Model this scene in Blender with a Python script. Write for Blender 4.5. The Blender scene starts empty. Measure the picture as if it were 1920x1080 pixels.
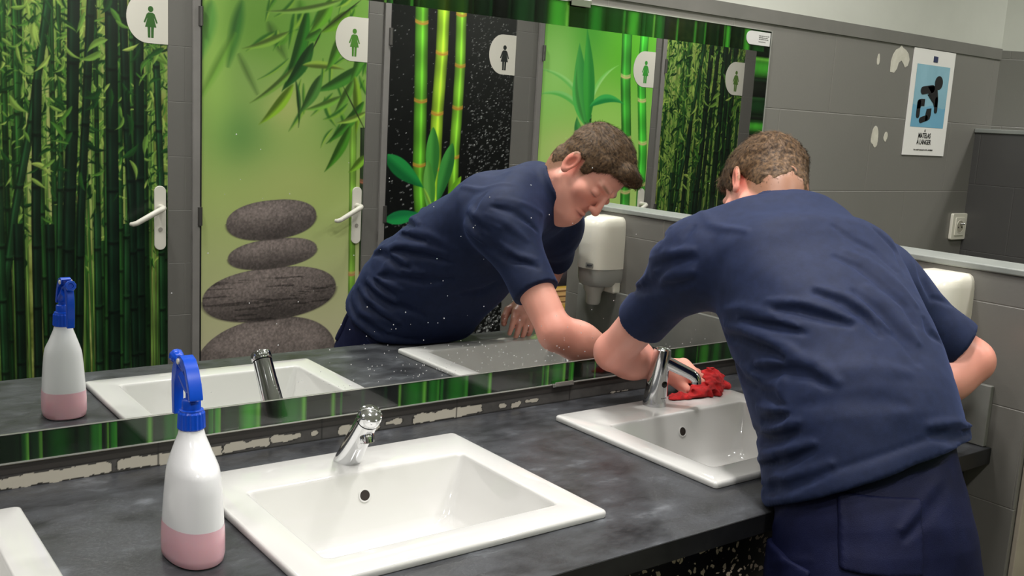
import bpy, bmesh, math, random
import numpy as np
from mathutils import Vector, Matrix
PI=math.pi
C=bpy.context.scene.collection
H=.85                                   # height of the counter top above the floor
# ---------------------------------------------------------------- camera
CAM=np.array([-.5353,-1.6596,.6179+H]);YAW,PIT,ROL,FPX=.6494,-.1671,.0567,1879.64
_f=np.array([math.sin(YAW)*math.cos(PIT),math.cos(YAW)*math.cos(PIT),math.sin(PIT)])
_r=np.cross(_f,[0,0,1]);_r/=np.linalg.norm(_r);_u=np.cross(_r,_f)
RT=_r*math.cos(ROL)+_u*math.sin(ROL);UPV=-_r*math.sin(ROL)+_u*math.cos(ROL)
cd=bpy.data.cameras.new('camera');cam=bpy.data.objects.new('camera',cd);C.objects.link(cam)
cam.matrix_world=Matrix(((RT[0],UPV[0],-_f[0],CAM[0]),(RT[1],UPV[1],-_f[1],CAM[1]),(RT[2],UPV[2],-_f[2],CAM[2]),(0,0,0,1)))
cd.sensor_fit='HORIZONTAL';cd.sensor_width=36;cd.lens=FPX/1920*36;cd.clip_start=.02
sc=bpy.context.scene;sc.camera=cam
sc.view_settings.view_transform='Standard';sc.view_settings.look='None';sc.view_settings.gamma=1;sc.view_settings.use_curve_mapping=False
sc.view_settings.exposure=0.0
# ---------------------------------------------------------------- world and room light
w=bpy.data.worlds.new('world');sc.world=w;w.use_nodes=True
w.node_tree.nodes['Background'].inputs[0].default_value=(1,.96,.9,1);w.node_tree.nodes['Background'].inputs[1].default_value=.10
CEIL=2.55
LIGHTS=[(-.70,-.60,6),(.0,-.62,4.5),(.76,-.66,9),(1.02,-.24,9),(1.55,-.55,6.5),(2.98,-.75,12),(.3,-1.75,11),(1.7,-1.75,10),(3.2,-1.7,9),(-.9,-1.75,10)]  # added fills: the one nearest the mirror wall and those facing the doors
for lx,ly,pw in LIGHTS:
    ld=bpy.data.lights.new('downlight','AREA');ld.shape='DISK';ld.size=.16;ld.energy=pw;ld.color=(1,.975,.945);ld.spread=math.radians(150)
    lo=bpy.data.objects.new('downlight_lamp',ld);C.objects.link(lo);lo.location=(lx,ly,CEIL-.012)
def srgb(c):
    c=np.asarray(c,float)/255.
    return np.where(c<=.04045,c/12.92,((c+.055)/1.055)**2.4)
def at(px,py,ax,val):                   # where the sight line through a photo point meets a wall plane
    d=_f+RT*(px-960)/FPX-UPV*(py-540)/FPX
    return CAM+d*(val-CAM[ax])/d[ax]
# ---------------------------------------------------------------- materials
MATS={}
def mat(name,col,rough=.5,metal=0,**k):
    if name in MATS: return MATS[name]
    m=bpy.data.materials.new(name);m.use_nodes=True;nt=m.node_tree;b=nt.nodes['Principled BSDF']
    b.inputs['Base Color'].default_value=(*srgb(col),1);b.inputs['Roughness'].default_value=rough;b.inputs['Metallic'].default_value=metal
    for kk,v in k.items():
        b.inputs[kk.replace('_',' ')].default_value=v
    MATS[name]=m;return m
def nod(m,t,**k):
    n=m.node_tree.nodes.new(t)
    for a,v in k.items(): setattr(n,a,v)
    return n
def lnk(m,a,b): m.node_tree.links.new(a,b)
def noise_mat(name,cols,scale,rough=.5,detail=6,bump=0,bscale=None,pos=(.35,.65),rr=None,stretch=None,metal=0,**k):
    """colour ramp over object-space noise; optional bump"""
    m=mat(name,cols[0],rough,metal,**k);b=m.node_tree.nodes['Principled BSDF']
    tc=nod(m,'ShaderNodeTexCoord');src=tc.outputs['Object']
    if stretch:
        mp=nod(m,'ShaderNodeMapping');mp.inputs['Scale'].default_value=stretch;lnk(m,src,mp.inputs[0]);src=mp.outputs[0]
    n=nod(m,'ShaderNodeTexNoise');n.inputs['Scale'].default_value=scale;n.inputs['Detail'].default_value=detail;n.inputs['Roughness'].default_value=.65;lnk(m,src,n.inputs['Vector'])
    r=nod(m,'ShaderNodeValToRGB');e=r.color_ramp.elements
    for i,c in enumerate(cols):
        p_=pos[0]+(pos[1]-pos[0])*i/max(1,len(cols)-1)
        if i<2: el=e[i];el.position=p_
        else: el=e.new(p_)
        el.color=(*srgb(c),1)
    lnk(m,n.outputs['Fac'],r.inputs[0]);lnk(m,r.outputs[0],b.inputs['Base Color'])
    if rr:
        q=nod(m,'ShaderNodeMapRange');q.inputs[1].default_value=.3;q.inputs[2].default_value=.7;q.inputs[3].default_value=rr[0];q.inputs[4].default_value=rr[1]
        lnk(m,n.outputs['Fac'],q.inputs[0]);lnk(m,q.outputs[0],b.inputs['Roughness'])
    if bump:
        n2=nod(m,'ShaderNodeTexNoise');n2.inputs['Scale'].default_value=bscale or scale*4;n2.inputs['Detail'].default_value=4;lnk(m,src,n2.inputs['Vector'])
        bp=nod(m,'ShaderNodeBump');bp.inputs['Strength'].default_value=bump;bp.inputs['Distance'].default_value=.002
        lnk(m,n2.outputs['Fac'],bp.inputs['Height']);lnk(m,bp.outputs[0],b.inputs['Normal'])
    return m
def tile_mat(name,col,tw=.4,th=.2065,axis='x',off=(0,0),rough=.33):
    """painted wall tiles: a grooved grid, half-bond, the paint runs over the joints"""
    m=mat(name,col,rough);b=m.node_tree.nodes['Principled BSDF']
    tc=nod(m,'ShaderNodeTexCoord');sp=nod(m,'ShaderNodeSeparateXYZ');lnk(m,tc.outputs['Object'],sp.inputs[0])
    cb=nod(m,'ShaderNodeCombineXYZ');lnk(m,sp.outputs[0 if axis=='x' else 1],cb.inputs[0]);lnk(m,sp.outputs[2],cb.inputs[1])
    mp=nod(m,'ShaderNodeMapping');mp.inputs['Location'].default_value=(-off[0],-off[1],0);lnk(m,cb.outputs[0],mp.inputs[0])
    br=nod(m,'ShaderNodeTexBrick');br.offset=.5;br.inputs['Scale'].default_value=1;br.inputs['Brick Width'].default_value=tw;br.inputs['Row Height'].default_value=th
    br.inputs['Mortar Size'].default_value=.0018;br.inputs['Mortar Smooth'].default_value=.6
    c=srgb(col);n=nod(m,'ShaderNodeTexNoise');n.inputs['Scale'].default_value=2.2;n.inputs['Detail'].default_value=5;lnk(m,tc.outputs['Object'],n.inputs['Vector'])
    mx=nod(m,'ShaderNodeMix',data_type='RGBA');mx.inputs[6].default_value=(*(c*.9),1);mx.inputs[7].default_value=(*(c*1.1),1);lnk(m,n.outputs['Fac'],mx.inputs[0])
    lnk(m,mx.outputs[2],br.inputs['Color1']);lnk(m,mx.outputs[2],br.inputs['Color2']);br.inputs['Mortar'].default_value=(*(c*1.18),1)
    lnk(m,mp.outputs[0],br.inputs['Vector']);lnk(m,br.outputs['Color'],b.inputs['Base Color'])
    bp=nod(m,'ShaderNodeBump',invert=True);bp.inputs['Strength'].default_value=.6;bp.inputs['Distance'].default_value=.002
    lnk(m,br.outputs['Fac'],bp.inputs['Height'])
    n2=nod(m,'ShaderNodeTexNoise');n2.inputs['Scale'].default_value=160;lnk(m,tc.outputs['Object'],n2.inputs['Vector'])
    b2=nod(m,'ShaderNodeBump');b2.inputs['Strength'].default_value=.12;b2.inputs['Distance'].default_value=.001;lnk(m,n2.outputs['Fac'],b2.inputs['Height']);lnk(m,bp.outputs[0],b2.inputs['Normal'])
    lnk(m,b2.outputs[0],b.inputs['Normal'])
    return m
def attr_mat(name,rough=.35,coat=0.,tint=1.):
    m=mat(name,(200,200,200),rough);b=m.node_tree.nodes['Principled BSDF'];a=nod(m,'ShaderNodeAttribute',attribute_name='paint');lnk(m,a.outputs['Color'],b.inputs['Base Color'])
    b.inputs['Coat Weight'].default_value=coat
    return m
# ---------------------------------------------------------------- mesh helpers
def link(o,parent=None):
    C.objects.link(o)
    if parent is not None: o.parent=parent;o.matrix_parent_inverse=parent.matrix_world.inverted()
    return o
def tag(o,label=None,cat=None,group=None,kind=None):
    if label:o['label']=label
    if cat:o['category']=cat
    if group:o['group']=group
    if kind:o['kind']=kind
    return o
def empty(name,loc,label,cat,group=None,kind=None):
    o=bpy.data.objects.new(name,None);C.objects.link(o);o.location=loc;o.empty_display_size=.05
    o.matrix_world=Matrix.Translation(loc);bpy.context.view_layer.update()
    return tag(o,label,cat,group,kind)
def obj(name,bm,m,parent=None,smooth=True,bevel=0,seg=2,ang=40,sub=0):
    me=bpy.data.meshes.new(name);bmesh.ops.recalc_face_normals(bm,faces=bm.faces[:]) ;bm.to_mesh(me);bm.free()
    o=bpy.data.objects.new(name,me);me.materials.append(m);link(o,parent)
    if smooth: me.shade_smooth()
    if bevel:
        b=o.modifiers.new('bevel','BEVEL');b.width=bevel;b.segments=seg;b.limit_method='ANGLE';b.angle_limit=math.radians(ang);b.harden_normals=True
    if sub:
        s=o.modifiers.new('sub','SUBSURF');s.levels=s.render_levels=sub
    if smooth and not bevel and not sub and len(me.polygons)<60000: me.set_sharp_from_angle(angle=math.radians(ang))
    return o
def BM(): return bmesh.new()
def box(bm,x0,x1,y0,y1,z0,z1):
    v=[bm.verts.new((x,y,z)) for x in (x0,x1) for y in (y0,y1) for z in (z0,z1)]
    for f in ((0,1,3,2),(4,6,7,5),(0,4,5,1),(2,3,7,6),(0,2,6,4),(1,5,7,3)): bm.faces.new([v[i] for i in f])
    return bm
def prism(bm,pts,ax,a,b):
    """polygon pts (2-D) extruded along axis ax from a to b; 2-D axes are the other two in x,y,z order"""
    def P(p,t):
        l=[p[0],p[1]];l.insert(ax,t);return l
    A=[bm.verts.new(P(p,a)) for p in pts];B=[bm.verts.new(P(p,b)) for p in pts];n=len(pts)
    bm.faces.new(A[::-1]);bm.faces.new(B)
    for i in range(n): bm.faces.new([A[i],A[(i+1)%n],B[(i+1)%n],B[i]])
    return bm
def loft(bm,rings,cap0=True,cap1=True,closed=True):
    R_=[[bm.verts.new(p) for p in r] for r in rings];n=len(R_[0])
    for a,b in zip(R_[:-1],R_[1:]):
        for i in range(n if closed else n-1): bm.faces.new([a[i],a[(i+1)%n],b[(i+1)%n],b[i]])
    if cap0: bm.faces.new(R_[0][::-1])
    if cap1: bm.faces.new(R_[-1])
    return bm
def lathe(bm,prof,c,n=40,ax=(0,0,1),sx=1,sy=1,cap=True):
    """prof: (radius, height) list around axis ax through c"""
    q=Vector((0,0,1)).rotation_difference(Vector(ax).normalized())
    rings=[[Vector(c)+q@Vector((r*sx*math.cos(2*PI*i/n),r*sy*math.sin(2*PI*i/n),h)) for i in range(n)] for r,h in prof]
    return loft(bm,rings,cap,cap)
def tube(bm,pts,rad,n=16,caps=True):
    pts=[Vector(p) for p in pts];N=len(pts);rad=[rad]*N if not hasattr(rad,'__len__') else rad
    rings=[];up=None
    for i,p in enumerate(pts):
        t=(pts[min(i+1,N-1)]-pts[max(i-1,0)]).normalized()
        if up is None: up=t.orthogonal().normalized()
        up=(up-t*up.dot(t)).normalized();s=t.cross(up)
        rings.append([p+rad[i]*(math.cos(2*PI*k/n)*up+math.sin(2*PI*k/n)*s) for k in range(n)])
    return loft(bm,rings,caps,caps)
def rrect(cx,cy,w,h,r,n=6):
    o=[]
    for sx,sy,a0 in ((1,1,0),(-1,1,90),(-1,-1,180),(1,-1,270)):
        for i in range(n+1):
            a=math.radians(a0+90*i/n);o.append((cx+sx*(w/2-r)+r*math.cos(a),cy+sy*(h/2-r)+r*math.sin(a)))
    return o
def text_bm(s,size,origin,xdir,ydir,depth=.0004,bold=0,xs=1.):
    cu=bpy.data.curves.new('lettering','FONT');cu.body=s;cu.size=size;cu.align_x='CENTER';cu.extrude=0;cu.offset=bold;cu.resolution_u=3
    o=bpy.data.objects.new('lettering',cu);C.objects.link(o);bpy.context.view_layer.update()
    me=bpy.data.meshes.new_from_object(o.evaluated_get(bpy.context.evaluated_depsgraph_get()));bpy.data.objects.remove(o)
    bm=BM();bm.from_mesh(me);X=Vector(xdir);Y=Vector(ydir);O=Vector(origin);N=X.cross(Y)
    for v in bm.verts: v.co=O+X*v.co.x*xs+Y*v.co.y
    r=bmesh.ops.extrude_face_region(bm,geom=bm.faces[:]);bmesh.ops.translate(bm,vec=N*depth,verts=[g for g in r['geom'] if isinstance(g,bmesh.types.BMVert)])
    return bm
# ---------------------------------------------------------------- printed pictures: colours per vertex of a fine sheet
class Print:
    def __init__(s,x0,x1,z0,z1,res,bg=(0,0,0)):
        s.nx=int((x1-x0)/res)+1;s.nz=int((z1-z0)/res)+1;s.x=np.linspace(x0,x1,s.nx);s.z=np.linspace(z0,z1,s.nz)
        s.X,s.Z=np.meshgrid(s.x,s.z);s.im=np.zeros((s.nz,s.nx,3))+np.array(bg,float);s.res=res
    def blend(s,m,c,sl=None):
        im=s.im if sl is None else s.im[sl]
        m=np.clip(m,0,1)[...,None];im[:]=im*(1-m)+m*np.asarray(c,float)
    def win(s,x0,x1,z0,z1):
        i0,i1=np.searchsorted(s.x,[x0,x1]);j0,j1=np.searchsorted(s.z,[z0,z1]);return (slice(j0,j1),slice(i0,i1))
    def blob(s,x,z,rx,rz,c,a=1):
        s.blend(a*np.exp(-(((s.X-x)/rx)**2+((s.Z-z)/rz)**2)),c)
    def leaf(s,x,z,ang,L,w,c,c2=None,bend=0,a=1,soft=None):
        soft=soft or s.res*.7
        W=s.win(min(x,x+L*math.cos(ang))-w-abs(bend)*L-soft*2,max(x,x+L*math.cos(ang))+w+abs(bend)*L+soft*2,min(z,z+L*math.sin(ang))-w-abs(bend)*L-soft*2,max(z,z+L*math.sin(ang))+w+abs(bend)*L+soft*2)
        X=s.X[W]-x;Z=s.Z[W]-z
        if X.size==0: return
        u=(X*math.cos(ang)+Z*math.sin(ang))/L;v=-X*math.sin(ang)+Z*math.cos(ang)-bend*L*4*u*(1-u)
        hw=w*np.sin(PI*np.clip(u,0,1)**.75);d=np.abs(v)-hw
        m=np.clip(.5-d/soft/2,0,1)*(u>0)*(u<1)*a
        c=np.array(c,float);c2=c*.75 if c2 is None else np.array(c2,float)
        t=np.clip(.5+v/(w*.6),0,1)[...,None];s.blend(m,c*t+c2*(1-t),W)
    def culm(s,pts,r,c,nodes=(),hi=.35,nodec=None,lo=.35,hp=-.25,ring=.006,edge=None):
        """a bamboo stem through pts [(x,z)..] top to bottom"""
        P=np.array(sorted(pts,key=lambda p:p[1]));xc=np.interp(s.Z[:,0],P[:,1],P[:,0])[:,None]
        rr=(np.interp(s.Z[:,0],[P[0,1],P[-1,1]],r)[:,None] if hasattr(r,'__len__') else r+0*s.Z[:,:1])
        zin=((s.Z>=P[0,1]-.001)&(s.Z<=P[-1,1]+.001))
        v=(s.X-xc)/rr;m=np.clip((1-np.abs(v))*rr/s.res+.5,0,1)*zin
        sh=lo+(1-lo)*np.sqrt(np.clip(1-v*v,0,1))+hi*np.exp(-((v-hp)/.22)**2)
        col=np.array(c,float)*sh[...,None]*(1+.1*np.sin(s.Z*37+P[0,0]*50)[...,None])
        s.blend(m,col)
        for zn in nodes:
            zz=s.Z-zn-.25*rr*(v*v);k=np.exp(-(zz/ring)**2)*m
            s.blend(k*.9,np.array(c)*.35 if nodec is None else nodec);k=np.exp(-((zz-ring*1.6)/(ring*.7))**2)*m
            s.blend(k*.5,np.array(c)*1.5 if nodec is None else np.array(nodec)*1.25)
    def sheet(s,name,place,m,parent=None,gain=1.,back=None):
        """place(X,Z)->(n,3) world points"""
        co=place(s.X.ravel(),s.Z.ravel());nx,nz=s.nx,s.nz
        i=np.arange((nz-1)*nx).reshape(nz-1,nx)[:,:-1].ravel();q=np.stack([i,i+1,i+nx+1,i+nx],1)
        return paint_mesh(name,co,q,srgb(np.clip(s.im,0,255)).reshape(-1,3)*gain,m,parent)
def paint_mesh(name,co,q,col,m,parent=None,smooth=False):
    me=bpy.data.meshes.new(name);me.vertices.add(len(co));me.vertices.foreach_set('co',np.asarray(co,np.float32).ravel())
    me.loops.add(q.size);me.polygons.add(len(q));me.loops.foreach_set('vertex_index',q.astype(np.int32).ravel())
    me.polygons.foreach_set('loop_start',np.arange(0,q.size,q.shape[1],dtype=np.int32));me.polygons.foreach_set('loop_total',np.full(len(q),q.shape[1],np.int32))
    me.update(calc_edges=True)
    if col is not None:
        a=me.color_attributes.new('paint','FLOAT_COLOR','POINT');a.data.foreach_set('color',np.concatenate([np.clip(col,0,1),np.ones((len(co),1))],1).astype(np.float32).ravel())
    me.materials.append(m);o=bpy.data.objects.new(name,me);link(o,parent)
    if smooth: me.shade_smooth()
    return o
def vnoise(X,Z,sx,sz,seed=0,oct=3):
    rs=np.random.RandomState(seed);T=rs.rand(64,64);o=0;am=1;tot=0
    for k in range(oct):
        x=X*sx*2**k+k*7.3;z=Z*sz*2**k+k*3.1;i=np.floor(x).astype(int);j=np.floor(z).astype(int);f=x-i;g=z-j;f=f*f*(3-2*f);g=g*g*(3-2*g)
        t=lambda a,b:T[(j+b)%64,(i+a)%64]
        o=o+am*((t(0,0)*(1-f)+t(1,0)*f)*(1-g)+(t(0,1)*(1-f)+t(1,1)*f)*g);tot+=am;am*=.55
    return o/tot
# ================================================================ the setting
GREY=(113,111,106)
m_tile=tile_mat('grey_painted_tiles',GREY,off=(1.541-.0,H+.680-4*.2065))
m_tiley=tile_mat('grey_painted_tiles_side',GREY,axis='y',off=(-.33,H+.266-5*.2))
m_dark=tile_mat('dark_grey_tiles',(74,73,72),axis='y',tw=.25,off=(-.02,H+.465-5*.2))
m_upper=noise_mat('pale_grey_paint',[(170,171,162),(182,183,174)],1.5,rough=.6)
m_ceil=noise_mat('white_ceiling_paint',[(225,224,220),(235,234,230)],2,rough=.8)
m_floor=tile_mat('grey_floor_tiles',(96,93,88),axis='x',rough=.4)
m_cap=noise_mat('pale_grey_cap',[(128,132,128),(140,143,138)],8,rough=.4)
m_beige=noise_mat('beige_render',[(150,140,125),(165,155,140)],5,rough=.6)
XL,XR,YF=-1.9,4.15,-2.1
ZB=H+.915
b=BM();box(b,XL-.1,XR+.1,YF-.1,.1,-.1,0);tag(obj('floor',b,m_floor,smooth=False),kind='structure')
b=BM();box(b,XL-.1,XR+.1,YF-.1,.1,CEIL,CEIL+.1);tag(obj('ceiling',b,m_ceil,smooth=False),kind='structure')
# mirror wall: tiled below, slightly proud upper band, pale paint above
WB=BM();box(WB,XL,2.575,0,.1,0,ZB-.033);o=tag(obj('wall_back',WB,m_tile,smooth=False),kind='structure')
b=BM();box(b,XL,2.575,-.004,.1,ZB-.033,ZB);obj('border_tiles',b,noise_mat('dark_border_paint',[(100,99,94),(110,108,103)],4,rough=.4),o,smooth=False)
b=BM();box(b,XL,2.575,.0,.1,ZB,CEIL);obj('upper_wall',b,m_upper,o,smooth=False)
# slanted corner wall
def slab(name,p,q,z0,z1,m,parent=None,th=.1):
    p=Vector((*p,0));q=Vector((*q,0));n=(q-p).normalized().cross(Vector((0,0,1)))*-th
    b=BM();v=[]
    for z in (z0,z1):
        v+=[b.verts.new((p.x,p.y,z)),b.verts.new((q.x,q.y,z)),b.verts.new(((q+n).x,(q+n).y,z)),b.verts.new(((p+n).x,(p+n).y,z))]
    for f in ((0,1,2,3),(4,5,6,7),(0,1,5,4),(1,2,6,5),(2,3,7,6),(3,0,4,7)): b.faces.new([v[i] for i in f])
    return obj(name,b,m,parent,smooth=False)
m_tile2=tile_mat('grey_painted_tiles_corner',(104,102,98),axis='x',tw=.33,off=(2.6,H+.680-4*.2065))
o=tag(slab('wall_corner',(2.575,0),(XR,-1.18),0,ZB-.004,m_tile2),kind='structure')
slab('upper_wall',(2.575,0),(XR,-1.18),ZB-.004,CEIL,m_upper,o)
for nm,x0,x1 in (('wall_left',XL-.1,XL),('wall_right',XR,XR+.1)):
    b=BM();box(b,x0,x1,YF,.1,0,ZB);o=tag(obj(nm,b,m_tiley,smooth=False),kind='structure')
    b=BM();box(b,x0,x1,YF,.1,ZB,CEIL);obj('upper_wall',b,m_upper,o,smooth=False)
# tall dark alcove wall beside the socket
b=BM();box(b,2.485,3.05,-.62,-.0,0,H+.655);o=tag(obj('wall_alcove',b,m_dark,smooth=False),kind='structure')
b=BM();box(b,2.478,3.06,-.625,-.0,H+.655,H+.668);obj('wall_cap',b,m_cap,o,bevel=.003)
# half-height partition at the end of the basins
PX=1.487;PL=.735;PZ=H+.362
b=BM();box(b,PX,PX+.10,-PL,0,0,PZ);o=tag(obj('wall_partition',b,m_tiley,smooth=False,bevel=.002),kind='structure')
b=BM();box(b,PX-.006,PX+.106,-PL-.006,0,PZ,PZ+.015);obj('wall_cap',b,m_cap,o,bevel=.004)
b=BM();box(b,PX+.012,PX+.088,-PL-.012,-PL-.0005,0,PZ-.002);obj('end_strip',b,m_beige,o,bevel=.003)
# bare patches where the wall paint came off, thin flakes missing down to the cream tile
rnd=random.Random(4)
def flake(cx,cz,w,h,n=54,seed=0,ax=1,pos=-.0006,pts=None):
    r_=random.Random(seed);o=[]
    ks=[.7+.45*r_.random() for _ in range(9)]
    for i in range(n):
        a=2*PI*i/n;t=i/n*9;k=ks[int(t)%9]*(1-t%1)+ks[(int(t)+1)%9]*(t%1)+.05*r_.random();o.append((cx+w/2*k*math.cos(a),cz+h/2*k*math.sin(a)))
    return o
m_bare=noise_mat('bare_cream_tile',[(186,182,168),(204,200,188)],30,rough=.35)
for i,(px,py,w,h) in enumerate([(1688,112,.085,.075),(1647,110,.014,.03),(1640,258,.03,.058),(1660,256,.018,.028)]):
    p=at(px,py,1,0);arch=[(-.5,-.48),(-.52,-.1),(-.44,.15),(-.3,.34),(-.12,.42),(-.02,.52),(.08,.44),(.26,.38),(.42,.26),(.52,.05),(.46,-.18),(.3,-.26),(.2,-.14),(.06,-.02),(-.08,-.12),(-.14,-.34),(-.28,-.5)]
    b=BM();prism(b,[(p[0]+w*u,p[2]+h*v) for u,v in arch] if i==0 else flake(p[0],p[2],w,h,seed=i+3),1,-.0008,.001)
    tag(obj('paint_chip',b,m_bare,smooth=False),['large bare cream patch in the grey paint just left of the poster','tiny upright bare spot left of the large bare patch near the poster','oblong bare cream spot low on the wall, left of its small neighbour','small bare cream spot below and left of the poster, beside the oblong one'][i],'paint chip','bare patches in the wall paint')
# ---------------------------------------------------------------- door wall
DX=[(-.015,.685),(.805,1.5),(1.604,2.257),(2.415,3.14),(3.211,3.821)]
DT=H+1.19
WD=BM();xs=[XL]+[v for d in DX for v in d]+[XR]
for i in range(0,len(xs),2): box(WD,xs[i],xs[i+1],YF-.1,YF,0,DT)
box(WD,XL,XR,YF-.1,YF,DT,ZB+.28)
wf=tag(obj('wall_front',WD,tile_mat('grey_door_wall_tiles',(108,106,102),tw=.4,th=.2,off=(.745,H+.01)),smooth=False),kind='structure')
b=BM();box(b,XL,XR,YF-.1,YF,ZB+.28,CEIL);obj('upper_wall',b,m_upper,wf,smooth=False)
DD=lambda px,py:(lambda p:(p[0],p[2]-H))(at(px,py,1,2.1))
def frames_print(z0=-.82,z1=1.18): pass
RES=.0026
def new_print(i,bg): x0,x1=DX[i];return Print(x0+.004,x1-.004,-.82,1.18,RES,bg)
def forest(i,ox,sc,seed):
    """bamboo forest picture; ox = x of the picture's left edge, sc = its scale"""
    P=new_print(i,(70,90,40));r=random.Random(seed);X,Z=P.X,P.Z
    n=vnoise(X,Z,36,20,seed);n2=vnoise(X,Z,5,2.2,seed+1);up=np.clip((Z+.1)/.6,0,1)
    P.im[:]=np.array((132,142,70))+(n[...,None]-.5)*np.array((150,150,110))
    P.blend(np.clip((n2-.4)*1.6,0,.6),(190,192,128));P.blend(up*np.clip((n-.3)*1.5,0,.55),(70,112,40))
    L=lambda u:ox+u*sc
    for k in range(130):                       # thin far stems
        u=r.random()*.7;z1=r.uniform(.2,1.2);g=r.random();c=(40+80*g,80+70*g,30+36*g)
        P.culm([(L(u),-.82),(L(u+r.uniform(-.03,.03)),z1)],r.uniform(.0025,.005)*sc,c,hi=.2,lo=.3)
    def foliage(nn,z0,l0,l1,dark):
        for k in range(nn):
            u=r.random()*.71;z=z0+(1.2-z0)*r.random()**.75;g=r.random()
            c=(8+26*g,40+40*g,16+14*g) if r.random()<dark else (60+100*g,112+70*g,36+50*g)
            L_=r.uniform(l0,l1)*sc;P.leaf(L(u),z,r.uniform(-2.8,-.3) if r.random()<.7 else r.uniform(0,6.2),L_,L_*r.uniform(.07,.14),c,bend=r.uniform(-.2,.2))
    foliage(2200,.0,.018,.05,.5)
    for k in range(38):                        # crowded mid stems
        u=r.random()*.7;dz=r.uniform(-.02,.02);z1=r.choice([1.2,.7,.5,.3,.1]);g=r.random()
        P.culm([(L(u),-.82),(L(u+dz),z1)],r.uniform(.005,.0105)*sc,(14+22*g,40+34*g,16+14*g),nodes=[z_-.82+.13*r.random() for z_ in np.arange(0,2,.19)],hi=.45,lo=.2)
    foliage(700,.15,.02,.055,.35)
    big=[([(98,0),(56,237),(26,400),(6,560)],.013),([(138,0),(134,240),(128,400),(118,690)],.020),([(172,0),(160,200),(150,400),(140,690)],.014),([(207,0),(208,240),(210,400),(214,700)],.021),([(258,85),(260,400),(264,700)],.018),([(228,60),(236,240),(246,400),(256,690)],.014),([(68,150),(66,400),(70,690)],.015),([(290,90),(300,340),(306,690)],.012),([(180,400),(186,690)],.013),([(92,420),(98,690)],.014),([(32,420),(40,700)],.015),([(-5,300),(10,700)],.013),([(236,420),(234,700)],.012),([(112,300),(100,690)],.010)]
    for pts,w in big:
        q=[DD(*p) for p in pts];q=[(L(x+.015),z) for x,z in q];q[0]=(q[0][0]+(q[0][0]-q[1][0])*(.3 if q[0][1]>.8 else 0),1.19 if q[0][1]>.8 else q[0][1]);q[-1]=(q[-1][0],q[-1][1] if pts is big[0][0] else -.82)
        P.culm(q,w*sc,(12,30,18) if w>.0135 else (22,50,26),nodes=[z_+.07*r.random() for z_ in np.arange(-.8,1.2,.21)],hi=.6,lo=.2,hp=-.35)
    foliage(150,.25,.04,.085,.4)
    P.blend(np.clip((-.05-Z)*.9,0,.12),(8,20,12))
    return P
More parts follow.
